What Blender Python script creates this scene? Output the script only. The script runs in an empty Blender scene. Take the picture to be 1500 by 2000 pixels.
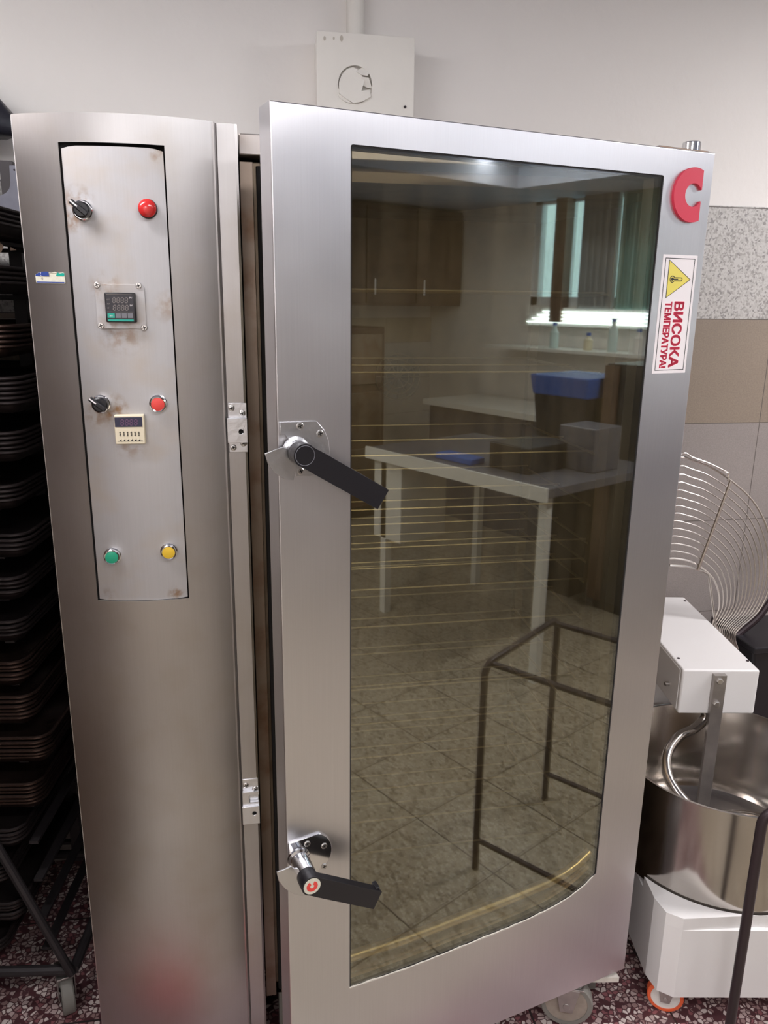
import bpy, bmesh, math, random
from mathutils import Vector, Matrix
from mathutils.geometry import tessellate_polygon
random.seed(7)
S = bpy.context.scene
COL = S.collection

# ------------------------------------------------------------------ camera
CAM = Vector((0.0, 0.0, 1.64))
RX = Vector((0.98362, -0.17895, 0.01233))
F_PX, CX, CY = 1541.0, 750.0, 1000.0
def _basis():
    d = Vector((677 - CX, -(6745 - CY), F_PX)).normalized()
    up = -d
    f = Vector((0, 0, 1)); fh = (f - up * f.dot(up)).normalized()
    rh = up.cross(fh)
    if rh.x < 0: rh = -rh
    a = math.radians(10.5)
    X = rh * math.cos(a) + fh * math.sin(a); Y = fh * math.cos(a) - rh * math.sin(a)
    return X, Y, up
BX, BY, BZ = _basis()
def ray(px, py):
    v = Vector((px - CX, -(py - CY), F_PX)); return Vector((BX.dot(v), BY.dot(v), BZ.dot(v)))
def on_y(px, py, Y): r = ray(px, py); return CAM + r * (Y / r.y)
def on_z(px, py, Z): r = ray(px, py); return CAM + r * ((Z - CAM.z) / r.z)
cd = bpy.data.cameras.new('camera'); cam = bpy.data.objects.new('camera', cd); COL.objects.link(cam)
right = Vector((BX.x, BY.x, BZ.x)); upv = Vector((BX.y, BY.y, BZ.y)); fwd = Vector((BX.z, BY.z, BZ.z))
m = Matrix((right, upv, -fwd)).transposed().to_4x4(); m.translation = CAM
cam.matrix_world = m
cd.sensor_fit = 'HORIZONTAL'; cd.sensor_width = 36; cd.lens = 36 * F_PX / 1500; cd.clip_start = 0.02
S.camera = cam

# ------------------------------------------------------------------ world, exposure, large lights
w = bpy.data.worlds.new('world'); S.world = w; w.use_nodes = True
w.node_tree.nodes['Background'].inputs[0].default_value = (0.55, 0.78, 0.85, 1)
w.node_tree.nodes['Background'].inputs[1].default_value = 3.2
S.view_settings.view_transform = 'Standard'; S.view_settings.look = 'None'
S.view_settings.exposure = 0.16; S.view_settings.gamma = 1
LAMPS = [(-1.05, 0.88, 0, 28), (2.6, 1.05, 0, 50), (0.7, -0.35, 0, 25), (-0.9, -2.3, 0, 44), (3.3, -1.2, 90, 12)]  # the first pair matches the cast shadows, the rest are added fill lamps
def area(name, loc, sx, sy, power, col, rotz=0):
    l = bpy.data.lights.new(name, 'AREA'); l.shape = 'RECTANGLE'; l.size = sx; l.size_y = sy; l.energy = power; l.color = col
    o = bpy.data.objects.new(name, l); COL.objects.link(o); o.location = loc; o.rotation_euler = (0, 0, math.radians(rotz)); return o
CEIL = 2.64
for i, (x, y, r, p) in enumerate(LAMPS):
    area('tube_light', (x, y, CEIL - 0.115), 1.2, 0.14, p, (1.0, 0.955, 0.965), r)

# ------------------------------------------------------------------ materials
def new_mat(name):
    M = bpy.data.materials.new(name); M.use_nodes = True
    nt = M.node_tree; return M, nt, nt.nodes['Principled BSDF']
def pmat(name, col, rough=0.5, metal=0.0, noise=0.0, nscale=8, bump=0.0, bscale=60, coat=0.0, stretch=None, emis=None, rvar=0.0):
    M, nt, b = new_mat(name)
    b.inputs['Base Color'].default_value = (*col, 1); b.inputs['Roughness'].default_value = rough
    b.inputs['Metallic'].default_value = metal
    if coat: b.inputs['Coat Weight'].default_value = coat; b.inputs['Coat Roughness'].default_value = .1
    if emis: b.inputs['Emission Color'].default_value = (*emis[0], 1); b.inputs['Emission Strength'].default_value = emis[1]
    tc = nt.nodes.new('ShaderNodeTexCoord'); vec = tc.outputs['Object']
    if stretch:
        mp = nt.nodes.new('ShaderNodeMapping'); mp.inputs['Scale'].default_value = stretch
        nt.links.new(vec, mp.inputs['Vector']); svec = mp.outputs[0]
    else: svec = vec
    if noise:
        n = nt.nodes.new('ShaderNodeTexNoise'); n.inputs['Scale'].default_value = nscale; n.inputs['Detail'].default_value = 6
        nt.links.new(vec, n.inputs['Vector'])
        mx = nt.nodes.new('ShaderNodeMix'); mx.data_type = 'RGBA'
        mx.inputs['A'].default_value = tuple(c * (1 - noise) for c in col) + (1,)
        mx.inputs['B'].default_value = tuple(min(1, c * (1 + noise)) for c in col) + (1,)
        nt.links.new(n.outputs['Fac'], mx.inputs['Factor']); nt.links.new(mx.outputs['Result'], b.inputs['Base Color'])
    if rvar:
        n = nt.nodes.new('ShaderNodeTexNoise'); n.inputs['Scale'].default_value = 5; n.inputs['Detail'].default_value = 4
        nt.links.new(vec, n.inputs['Vector'])
        mr = nt.nodes.new('ShaderNodeMapRange'); mr.inputs['From Min'].default_value = .3; mr.inputs['From Max'].default_value = .7
        mr.inputs['To Min'].default_value = rough - rvar; mr.inputs['To Max'].default_value = rough + rvar
        nt.links.new(n.outputs['Fac'], mr.inputs['Value']); nt.links.new(mr.outputs[0], b.inputs['Roughness'])
    if bump:
        n = nt.nodes.new('ShaderNodeTexNoise'); n.inputs['Scale'].default_value = bscale; n.inputs['Detail'].default_value = 3
        nt.links.new(svec, n.inputs['Vector'])
        bp = nt.nodes.new('ShaderNodeBump'); bp.inputs['Strength'].default_value = bump; bp.inputs['Distance'].default_value = .002
        nt.links.new(n.outputs['Fac'], bp.inputs['Height']); nt.links.new(bp.outputs[0], b.inputs['Normal'])
    return M

def steel_mat(name, col, rough, stain=0.0, vertical=True, dirt=(.35, .22, .12), aniso=.5):
    """brushed stainless steel: fine vertical brushing, uneven sheen, optional brown staining"""
    M, nt, b = new_mat(name)
    N, L = nt.nodes, nt.links
    b.inputs['Metallic'].default_value = 1.0
    b.inputs['Anisotropic'].default_value = aniso
    tg = N.new('ShaderNodeTangent'); tg.direction_type = 'RADIAL'; tg.axis = 'Z'; L.new(tg.outputs[0], b.inputs['Tangent'])
    tc = N.new('ShaderNodeTexCoord')
    mp = N.new('ShaderNodeMapping'); mp.inputs['Scale'].default_value = (1, 1, .012) if vertical else (.02, .02, 1)
    L.new(tc.outputs['Object'], mp.inputs[0])
    fn = N.new('ShaderNodeTexNoise'); fn.inputs['Scale'].default_value = 450; fn.inputs['Detail'].default_value = 1
    L.new(mp.outputs[0], fn.inputs[0])
    bn = N.new('ShaderNodeTexNoise'); bn.inputs['Scale'].default_value = 3.5; bn.inputs['Detail'].default_value = 5
    L.new(tc.outputs['Object'], bn.inputs[0])
    mr = N.new('ShaderNodeMapRange'); mr.inputs['From Min'].default_value = .3; mr.inputs['From Max'].default_value = .7
    mr.inputs['To Min'].default_value = rough * .88; mr.inputs['To Max'].default_value = rough * 1.15
    L.new(bn.outputs[0], mr.inputs['Value']); L.new(mr.outputs[0], b.inputs['Roughness'])
    mx = N.new('ShaderNodeMix'); mx.data_type = 'RGBA'
    mx.inputs['A'].default_value = tuple(c * .93 for c in col) + (1,); mx.inputs['B'].default_value = (*col, 1)
    L.new(fn.outputs[0], mx.inputs['Factor'])
    out = mx.outputs['Result']
    if stain:
        sn = N.new('ShaderNodeTexNoise'); sn.inputs['Scale'].default_value = 14; sn.inputs['Detail'].default_value = 8
        L.new(tc.outputs['Object'], sn.inputs[0])
        cr = N.new('ShaderNodeMapRange'); cr.inputs['From Min'].default_value = .48; cr.inputs['From Max'].default_value = .75
        cr.inputs['To Max'].default_value = stain; L.new(sn.outputs[0], cr.inputs['Value'])
        m2 = N.new('ShaderNodeMix'); m2.data_type = 'RGBA'; m2.inputs['B'].default_value = (*dirt, 1)
        L.new(cr.outputs[0], m2.inputs['Factor']); L.new(out, m2.inputs['A']); out = m2.outputs['Result']
    L.new(out, b.inputs['Base Color'])
    bp = N.new('ShaderNodeBump'); bp.inputs['Strength'].default_value = .05; bp.inputs['Distance'].default_value = .0003
    L.new(fn.outputs[0], bp.inputs['Height']); L.new(bp.outputs[0], b.inputs['Normal'])
    return M

def add_marks(M, marks, col):
    '''ring-shaped rust and grime marks with their own outline, at fixed places on the plate'''
    nt = M.node_tree; N, L = nt.nodes, nt.links; b = N['Principled BSDF']
    src = b.inputs['Base Color'].links[0].from_socket
    tc = N.new('ShaderNodeTexCoord'); acc = None
    n = N.new('ShaderNodeTexNoise'); n.inputs['Scale'].default_value = 70; n.inputs['Detail'].default_value = 6; L.new(tc.outputs['Object'], n.inputs[0])
    for c, r, k in marks:
        d = N.new('ShaderNodeVectorMath'); d.operation = 'DISTANCE'; L.new(tc.outputs['Object'], d.inputs[0]); d.inputs[1].default_value = c
        mr = N.new('ShaderNodeMapRange'); mr.inputs['From Min'].default_value = r; mr.inputs['From Max'].default_value = r * .35; mr.inputs['To Max'].default_value = k
        L.new(d.outputs['Value'], mr.inputs['Value'])
        if acc is None: acc = mr.outputs[0]
        else:
            mx = N.new('ShaderNodeMath'); mx.operation = 'MAXIMUM'; L.new(acc, mx.inputs[0]); L.new(mr.outputs[0], mx.inputs[1]); acc = mx.outputs[0]
    nr = N.new('ShaderNodeMapRange'); nr.inputs['From Min'].default_value = .42; nr.inputs['From Max'].default_value = .62; L.new(n.outputs[0], nr.inputs['Value'])
    mu = N.new('ShaderNodeMath'); mu.operation = 'MULTIPLY'; L.new(acc, mu.inputs[0]); L.new(nr.outputs[0], mu.inputs[1])
    mx = N.new('ShaderNodeMix'); mx.data_type = 'RGBA'; mx.inputs['B'].default_value = (*col, 1); L.new(mu.outputs[0], mx.inputs['Factor']); L.new(src, mx.inputs['A'])
    L.new(mx.outputs['Result'], b.inputs['Base Color'])

def tile_mat(name, z_first, th, tw, x0, base, speck_rows=True):
    """dado: granite-speckled top row, plain stoneware tiles below, thin dark joints"""
    M, nt, b = new_mat(name); N, L = nt.nodes, nt.links
    b.inputs['Roughness'].default_value = .45
    g = N.new('ShaderNodeNewGeometry'); sp = N.new('ShaderNodeSeparateXYZ'); L.new(g.outputs['Position'], sp.inputs[0])
    def math_(op, a, bb=None, clamp=False):
        n = N.new('ShaderNodeMath'); n.operation = op; n.use_clamp = clamp
        for i, v in enumerate((a, bb)):
            if v is None: continue
            if isinstance(v, (int, float)): n.inputs[i].default_value = v
            else: L.new(v, n.inputs[i])
        return n.outputs[0]
    hor = math_('ADD', sp.outputs['X'], sp.outputs['Y'])
    def joint(v, off, size, wd):
        a = math_('DIVIDE', math_('SUBTRACT', v, off), size); f = math_('FRACT', a)
        d = math_('MINIMUM', f, math_('SUBTRACT', 1.0, f)); return math_('LESS_THAN', d, wd / size)
    row = math_('FLOOR', math_('DIVIDE', math_('SUBTRACT', sp.outputs['Z'], z_first), th))
    shift = math_('MULTIPLY', math_('FRACT', math_('MULTIPLY', row, .5)), 0.0)
    jn = math_('MAXIMUM', joint(sp.outputs['Z'], z_first, th, .0012), joint(math_('ADD', hor, shift), x0, tw, .0012))
    fn = N.new('ShaderNodeTexNoise'); fn.inputs['Scale'].default_value = 260; fn.inputs['Detail'].default_value = 3
    ln = N.new('ShaderNodeTexNoise'); ln.inputs['Scale'].default_value = 2.2; ln.inputs['Detail'].default_value = 5
    for n in (fn, ln): L.new(g.outputs['Position'], n.inputs[0])
    c1 = N.new('ShaderNodeMix'); c1.data_type = 'RGBA'; c1.inputs['A'].default_value = tuple(c * .72 for c in base) + (1,); c1.inputs['B'].default_value = tuple(c * 1.2 for c in base) + (1,)
    L.new(ln.outputs[0], c1.inputs['Factor'])
    c2 = N.new('ShaderNodeMix'); c2.data_type = 'RGBA'; c2.blend_type = 'OVERLAY'; c2.inputs['Factor'].default_value = .35
    L.new(c1.outputs['Result'], c2.inputs['A']); L.new(fn.outputs['Color'], c2.inputs['B'])
    bw = N.new('ShaderNodeRGBToBW'); L.new(fn.outputs['Color'], bw.inputs[0]); L.new(bw.outputs[0], c2.inputs['B'])
    # second row slightly warmer / browner
    warm = N.new('ShaderNodeMix'); warm.data_type = 'RGBA'; warm.blend_type = 'MULTIPLY'; warm.inputs['B'].default_value = (.92, .84, .70, 1)
    inrow = math_('GREATER_THAN', row, -1.5)
    L.new(inrow, warm.inputs['Factor']); L.new(c2.outputs['Result'], warm.inputs['A'])
    # speckled granite
    vo = N.new('ShaderNodeTexVoronoi'); vo.inputs['Scale'].default_value = 190; L.new(g.outputs['Position'], vo.inputs['Vector'])
    sw = N.new('ShaderNodeSeparateColor'); L.new(vo.outputs['Color'], sw.inputs[0])
    ramp = N.new('ShaderNodeValToRGB'); cr = ramp.color_ramp; cr.interpolation = 'CONSTANT'
    cr.elements[0].position = 0; cr.elements[0].color = (.16, .145, .145, 1); cr.elements[1].position = .09; cr.elements[1].color = (.29, .27, .255, 1)
    e = cr.elements.new(.3); e.color = (.46, .44, .42, 1); e = cr.elements.new(.65); e.color = (.56, .54, .52, 1)
    L.new(sw.outputs[0], ramp.inputs[0])
    soft = N.new('ShaderNodeMix'); soft.data_type = 'RGBA'; soft.inputs['Factor'].default_value = .38; soft.inputs['B'].default_value = (.44, .42, .40, 1)
    L.new(ramp.outputs[0], soft.inputs['A'])
    tm = N.new('ShaderNodeMix'); tm.data_type = 'RGBA'
    L.new(math_('GREATER_THAN', sp.outputs['Z'], z_first) if speck_rows else math_('GREATER_THAN', sp.outputs['Z'], 99.), tm.inputs['Factor'])
    L.new(warm.outputs['Result'], tm.inputs['A']); L.new(soft.outputs['Result'], tm.inputs['B'])
    jm = N.new('ShaderNodeMix'); jm.data_type = 'RGBA'; jm.inputs['B'].default_value = (.10, .085, .075, 1)
    L.new(jn, jm.inputs['Factor']); L.new(tm.outputs['Result'], jm.inputs['A'])
    L.new(jm.outputs['Result'], b.inputs['Base Color'])
    return M

def terrazzo_mat():
    M, nt, b = new_mat('terrazzo'); N, L = nt.nodes, nt.links
    b.inputs['Roughness'].default_value = .28
    g = N.new('ShaderNodeNewGeometry')
    dn = N.new('ShaderNodeTexNoise'); dn.inputs['Scale'].default_value = 60; L.new(g.outputs['Position'], dn.inputs[0])
    mv = N.new('ShaderNodeMix'); mv.data_type = 'VECTOR'; mv.inputs['Factor'].default_value = .008
    L.new(g.outputs['Position'], mv.inputs[4]); L.new(dn.outputs['Color'], mv.inputs[5])
    vo = N.new('ShaderNodeTexVoronoi'); vo.inputs['Scale'].default_value = 85
    vd = N.new('ShaderNodeTexVoronoi'); vd.feature = 'DISTANCE_TO_EDGE'; vd.inputs['Scale'].default_value = 85
    for v in (vo, vd): L.new(mv.outputs[1], v.inputs['Vector'])
    sc = N.new('ShaderNodeSeparateColor'); L.new(vo.outputs['Color'], sc.inputs[0])
    ramp = N.new('ShaderNodeValToRGB'); cr = ramp.color_ramp; cr.interpolation = 'CONSTANT'
    cr.elements[0].position = 0; cr.elements[0].color = (.10, .04, .045, 1); cr.elements[1].position = .22; cr.elements[1].color = (.34, .22, .21, 1)
    for p, c in ((.45, (.55, .42, .40)), (.7, (.72, .62, .58)), (.9, (.30, .12, .13))):
        e = cr.elements.new(p); e.color = (*c, 1)
    L.new(sc.outputs[0], ramp.inputs[0])
    lt = N.new('ShaderNodeMapRange'); lt.inputs['From Min'].default_value = .06; lt.inputs['From Max'].default_value = .14; lt.clamp = True
    L.new(vd.outputs['Distance'], lt.inputs['Value'])
    mx = N.new('ShaderNodeMix'); mx.data_type = 'RGBA'; mx.inputs['A'].default_value = (.10, .045, .05, 1)
    L.new(lt.outputs[0], mx.inputs['Factor']); L.new(ramp.outputs[0], mx.inputs['B'])
    br = N.new('ShaderNodeTexBrick'); br.offset = 0; br.inputs['Scale'].default_value = 1; br.inputs['Brick Width'].default_value = .333; br.inputs['Row Height'].default_value = .333
    br.inputs['Mortar Size'].default_value = .0025; br.inputs['Mortar Smooth'].default_value = 0
    mp = N.new('ShaderNodeMapping'); mp.inputs['Rotation'].default_value = (0, 0, 0.02); mp.inputs['Location'].default_value = (.06, .1, 0)
    L.new(g.outputs['Position'], mp.inputs[0]); L.new(mp.outputs[0], br.inputs['Vector'])
    m3 = N.new('ShaderNodeMix'); m3.data_type = 'RGBA'; m3.inputs['B'].default_value = (.04, .03, .03, 1)
    L.new(br.outputs['Fac'], m3.inputs['Factor']); L.new(mx.outputs['Result'], m3.inputs['A'])
    # beige terrazzo tiles over most of the bakery; the red strip runs along the oven wall
    r2 = N.new('ShaderNodeValToRGB'); c2 = r2.color_ramp; c2.interpolation = 'CONSTANT'
    c2.elements[0].position = 0; c2.elements[0].color = (.20, .165, .12, 1); c2.elements[1].position = .25; c2.elements[1].color = (.36, .31, .24, 1)
    e = c2.elements.new(.6); e.color = (.46, .41, .33, 1)
    L.new(sc.outputs[1], r2.inputs[0])
    m4 = N.new('ShaderNodeMix'); m4.data_type = 'RGBA'; m4.inputs['A'].default_value = (.33, .28, .21, 1)
    L.new(lt.outputs[0], m4.inputs['Factor']); L.new(r2.outputs[0], m4.inputs['B'])
    m5 = N.new('ShaderNodeMix'); m5.data_type = 'RGBA'; m5.inputs['B'].default_value = (.10, .08, .06, 1)
    L.new(br.outputs['Fac'], m5.inputs['Factor']); L.new(m4.outputs['Result'], m5.inputs['A'])
    sp = N.new('ShaderNodeSeparateXYZ'); L.new(g.outputs['Position'], sp.inputs[0])
    gt = N.new('ShaderNodeMath'); gt.operation = 'GREATER_THAN'; gt.inputs[1].default_value = 1.10; L.new(sp.outputs['Y'], gt.inputs[0])
    m6 = N.new('ShaderNodeMix'); m6.data_type = 'RGBA'; L.new(gt.outputs[0], m6.inputs['Factor'])
    L.new(m5.outputs['Result'], m6.inputs['A']); L.new(m3.outputs['Result'], m6.inputs['B'])
    L.new(m6.outputs['Result'], b.inputs['Base Color'])
    return M

def pane_mat(name, tint, refl, rough=.015):
    M = bpy.data.materials.new(name); M.use_nodes = True; nt = M.node_tree; N, L = nt.nodes, nt.links
    N.remove(N['Principled BSDF']); out = N['Material Output']
    gl = N.new('ShaderNodeBsdfGlossy'); gl.inputs['Roughness'].default_value = rough; gl.inputs['Color'].default_value = (.88, .92, .88, 1)
    tr = N.new('ShaderNodeBsdfTransparent'); tr.inputs['Color'].default_value = (*tint, 1)
    df = N.new('ShaderNodeBsdfDiffuse'); df.inputs['Color'].default_value = (.33, .27, .17, 1)
    lw = N.new('ShaderNodeLayerWeight'); lw.inputs['Blend'].default_value = .5
    fr = N.new('ShaderNodeMath'); fr.operation = 'POWER'; fr.inputs[1].default_value = 5; L.new(lw.outputs['Facing'], fr.inputs[0])
    ad = N.new('ShaderNodeMath'); ad.operation = 'ADD'; ad.inputs[1].default_value = refl; ad.use_clamp = True; L.new(fr.outputs[0], ad.inputs[0])
    # baked-on grease film: thin, patchy, streaked downwards
    tc = N.new('ShaderNodeTexCoord'); mp = N.new('ShaderNodeMapping'); mp.inputs['Scale'].default_value = (1, 1, .12); L.new(tc.outputs['Object'], mp.inputs[0])
    n1 = N.new('ShaderNodeTexNoise'); n1.inputs['Scale'].default_value = 30; n1.inputs['Detail'].default_value = 6; L.new(mp.outputs[0], n1.inputs[0])
    n2 = N.new('ShaderNodeTexNoise'); n2.inputs['Scale'].default_value = 3; n2.inputs['Detail'].default_value = 6; L.new(tc.outputs['Object'], n2.inputs[0])
    mu = N.new('ShaderNodeMath'); mu.operation = 'MULTIPLY'; L.new(n1.outputs[0], mu.inputs[0]); L.new(n2.outputs[0], mu.inputs[1])
    mr = N.new('ShaderNodeMapRange'); mr.inputs['From Min'].default_value = .15; mr.inputs['From Max'].default_value = .5; mr.inputs['To Min'].default_value = .02; mr.inputs['To Max'].default_value = .13
    L.new(mu.outputs[0], mr.inputs['Value'])
    a = N.new('ShaderNodeMixShader'); L.new(mr.outputs[0], a.inputs[0]); L.new(tr.outputs[0], a.inputs[1]); L.new(df.outputs[0], a.inputs[2])
    s = N.new('ShaderNodeMixShader'); L.new(ad.outputs[0], s.inputs[0]); L.new(a.outputs[0], s.inputs[1]); L.new(gl.outputs[0], s.inputs[2])
    L.new(s.outputs[0], out.inputs['Surface'])
    return M

MT = dict(
    steel=steel_mat('brushed_steel', (.74, .73, .755), .34, aniso=.6),
    steel_col=steel_mat('brushed_steel_column', (.54, .52, .515), .38, stain=.25, dirt=(.42, .36, .28), aniso=.6),
    panel=steel_mat('wiped_aluminium', (.54, .53, .54), .56, stain=.45, dirt=(.52, .43, .33), aniso=.1),
    dirty=steel_mat('stained_steel', (.34, .27, .22), .45, stain=.9, dirt=(.20, .10, .05)),
    edge=steel_mat('door_edge_steel', (.46, .42, .40), .40, stain=.3),
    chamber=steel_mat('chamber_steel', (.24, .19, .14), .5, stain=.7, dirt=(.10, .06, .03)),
    chrome=pmat('polished_chrome', (.80, .80, .82), .10, 1, rvar=.03),
    cast=pmat('cast_zinc', (.66, .66, .68), .32, 1, noise=.1, bump=.3, bscale=90),
    screw=pmat('screw_steel', (.62, .60, .58), .3, 1),
    wire=pmat('bright_wire', (.62, .58, .54), .28, 1),
    wire2=pmat('shelf_wire', (.42, .36, .27), .35, 1),
    bowl=steel_mat('bowl_steel', (.50, .465, .43), .16, vertical=False, aniso=.3),
    black=pmat('black_plastic', (.009, .008, .011), .36),
    black_gloss=pmat('black_gloss', (.012, .012, .02), .15),
    gap=pmat('dark_recess', (.01, .008, .008), .8),
    red_lens=pmat('red_lens', (.62, .03, .03), .18, coat=.6),
    red_btn=pmat('red_button', (.72, .06, .05), .4),
    green_btn=pmat('green_button', (.01, .30, .17), .4),
    yellow_btn=pmat('yellow_button', (.72, .46, .03), .4),
    emblem=pmat('red_emblem', (.62, .025, .065), .5),
    white=pmat('white_enamel', (.78, .76, .75), .38, bump=.05, bscale=200),
    paper=pmat('sticker_white', (.84, .79, .80), .5),
    ink=pmat('black_ink', (.02, .02, .02), .5),
    red_ink=pmat('red_ink', (.88, .06, .13), .6),
    yellow=pmat('yellow_sign', (.78, .66, .12), .5),
    cream=pmat('cream_plastic', (.72, .64, .48), .45),
    teal=pmat('teal_print', (.01, .33, .25), .4),
    greykey=pmat('grey_key', (.16, .16, .18), .45),
    digits=pmat('unlit_digits', (.22, .19, .18), .4),
    digits2=pmat('unlit_red_digits', (.16, .06, .14), .4),
    lcd=pmat('timer_window', (.03, .03, .06), .12),
    navy=pmat('navy_print', (.03, .06, .25), .4),
    label=pmat('worn_label', (.62, .60, .50), .5, noise=.2, nscale=200),
    plaster=pmat('painted_plaster', (.80, .765, .735), .75, noise=.03, nscale=3, bump=.5, bscale=45),
    boxpaint=pmat('box_paint', (.80, .77, .72), .6, noise=.05, nscale=14, bump=.15, bscale=80),
    ceiling=pmat('ceiling_paint', (.36, .39, .49), .8),
    tray=pmat('baked_tray', (.075, .048, .040), .34, .85, noise=.5, nscale=30, rvar=.1),
    tray2=pmat('baked_tray_dark', (.028, .021, .021), .45, .6, noise=.5, nscale=30),
    rackm=pmat('dark_rack_steel', (.035, .03, .032), .5, .4, noise=.3, nscale=20),
    gusset=pmat('grey_painted_plate', (.13, .13, .16), .42, .3, noise=.25, nscale=40),
    bar=pmat('worn_flat_steel', (.42, .39, .37), .42, .9, noise=.25, nscale=30),
    tube=pmat('dark_tube', (.035, .022, .026), .38, .3),
    rubber=pmat('grey_rubber', (.20, .19, .17), .6),
    wheel=pmat('worn_wheel', (.36, .31, .26), .55, .3, noise=.35, nscale=40),
    orange=pmat('orange_tyre', (.75, .12, .04), .45),
    whitewheel=pmat('white_nylon', (.72, .70, .66), .4),
    silicone=pmat('old_silicone', (.62, .58, .52), .6, noise=.2, nscale=80),
    bag=pmat('black_bag', (.02, .02, .028), .3, bump=.5, bscale=20),
    worn=pmat('worn_paint', (.50, .46, .40), .7),
    parch=pmat('browned_paper', (.42, .30, .22), .7),
    laminate=pmat('white_laminate', (.72, .71, .68), .35),
    wood=pmat('brown_cupboard', (.10, .055, .035), .45, noise=.3, nscale=4, stretch=(1, 1, .1)),
    blue=pmat('blue_plastic', (.02, .10, .42), .4),
    redp=pmat('red_plastic', (.42, .02, .025), .4),
    lip=pmat('rolled_lip_steel', (.86, .72, .50), .30, 1, noise=.15, nscale=20),
    curtain2=pmat('grey_curtain', (.40, .42, .43), .8),
    curtain=pmat('teal_curtain', (.27, .46, .43), .8),
    frame=pmat('window_frame', (.75, .77, .80), .4),
    bottle=pmat('clear_bottle', (.55, .68, .68), .15),
    body_lamp=pmat('lamp_housing', (.8, .8, .8), .5),
    tube_glow=pmat('fluorescent_tube', (.9, .9, .9), .4, emis=((.80, .95, 1.0), 7.0)),
    glass=pane_mat('oven_glass', (.86, .83, .70), .17, .018),
    winglass=pane_mat('window_glass', (.95, .97, .97), .04),
)
MT['tile'] = tile_mat('dado_tiles', 1.599, .306, .6, 1.565 + 2.158, (.29, .255, .24))
MT['tile_side'] = tile_mat('side_tiles', 1.599, .306, .6, .1, (.62, .58, .54), False)
MT['floor'] = terrazzo_mat()

# ------------------------------------------------------------------ mesh helpers
class MB:
    """collects shapes, then links them as one mesh object"""
    def __init__(s): s.bm = bmesh.new(); s.mi = 0
    def _f(s, vs):
        try: f = s.bm.faces.new(vs)
        except ValueError: return
        f.material_index = s.mi
    def box(s, x0, x1, y0, y1, z0, z1, M=None):
        c = [Vector((x, y, z)) for z in (z0, z1) for y in (y0, y1) for x in (x0, x1)]
        if M: c = [M @ v for v in c]
        v = [s.bm.verts.new(p) for p in c]
        for q in ((0, 2, 3, 1), (4, 5, 7, 6), (0, 1, 5, 4), (2, 6, 7, 3), (0, 4, 6, 2), (1, 3, 7, 5)): s._f([v[i] for i in q])
        return s
    def loft(s, rings, closed=True, caps=True):
        R = [[s.bm.verts.new(p) for p in r] for r in rings]
        n = len(R[0])
        for a, b in zip(R, R[1:]):
            for i in range(n if closed else n - 1):
                j = (i + 1) % n; s._f([a[i], a[j], b[j], b[i]])
        if caps: s._f(R[0][::-1]); s._f(R[-1])
        return s
    def frame(s, d):
        d = d.normalized(); a = Vector((0, 0, 1)) if abs(d.z) < .9 else Vector((1, 0, 0))
        u = d.cross(a).normalized(); return u, d.cross(u).normalized()
    def cyl(s, p, q, r, r2=None, n=20):
        p, q = Vector(p), Vector(q); u, v = s.frame(q - p); r2 = r if r2 is None else r2
        s.loft([[c + (u * math.cos(2 * math.pi * i / n) + v * math.sin(2 * math.pi * i / n)) * rr for i in range(n)] for c, rr in ((p, r), (q, r2))]); return s
    def lathe(s, p, d, prof, n=32, caps=True):
        """prof: (distance along d, radius) list"""
        p = Vector(p); d = Vector(d).normalized(); u, v = s.frame(d)
        s.loft([[p + d * h + (u * math.cos(2 * math.pi * i / n) + v * math.sin(2 * math.pi * i / n)) * max(r, 1e-5) for i in range(n)] for h, r in prof], caps=caps); return s
    def tube(s, pts, r, n=10, closed=False):
        pts = [Vector(p) for p in pts]; rings = []; u = None; N = len(pts)
        for i, p in enumerate(pts):
            a = pts[(i - 1) % N] if (i or closed) else p; b = pts[(i + 1) % N] if (i < N - 1 or closed) else p
            d = (b - a).normalized()
            if u is None: u, _ = s.frame(d)
            u = (u - d * u.dot(d)).normalized(); v = d.cross(u)
            rings.append([p + (u * math.cos(2 * math.pi * k / n) + v * math.sin(2 * math.pi * k / n)) * r for k in range(n)])
        if closed: rings.append(rings[0])
        s.loft(rings, caps=not closed)
        if closed: bmesh.ops.remove_doubles(s.bm, verts=s.bm.verts[:], dist=1e-7)
        return s
    def prism(s, outer, holes, f0, f1):
        """outer/holes: 2-D loops; f0, f1 map (a, b) to the front and back 3-D points"""
        loops = [outer] + list(holes)
        tess = tessellate_polygon([[Vector((a, b, 0)) for a, b in l] for l in loops])
        flat = [p for l in loops for p in l]
        F = [s.bm.verts.new(f0(*p)) for p in flat]; B = [s.bm.verts.new(f1(*p)) for p in flat]
        for t in tess: s._f([F[i] for i in t]); s._f([B[i] for i in t][::-1])
        k = 0
        for l in loops:
            n = len(l)
            for i in range(n):
                j = (i + 1) % n; s._f([F[k + i], F[k + j], B[k + j], B[k + i]])
            k += n
        return s
    def build(s, name, mats, parent=None, smooth=True, bevel=0, matrix=None, seg=2, angle=35):
        bm = s.bm
        bmesh.ops.recalc_face_normals(bm, faces=bm.faces[:])
        me = bpy.data.meshes.new(name)
        for f in bm.faces: f.smooth = smooth
        bm.to_mesh(me); bm.free()
        if not isinstance(mats, (list, tuple)): mats = [mats]
        for mm in mats: me.materials.append(MT[mm])
        if smooth:
            me.set_sharp_from_angle(angle=math.radians(angle))
        o = bpy.data.objects.new(name, me); COL.objects.link(o)
        if matrix is not None: o.matrix_world = matrix
        if bevel:
            md = o.modifiers.new('bevel', 'BEVEL'); md.width = bevel; md.segments = seg; md.limit_method = 'ANGLE'; md.angle_limit = math.radians(40); md.harden_normals = False
        if parent is not None: adopt(o, parent)
        return o
WM = {}
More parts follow.
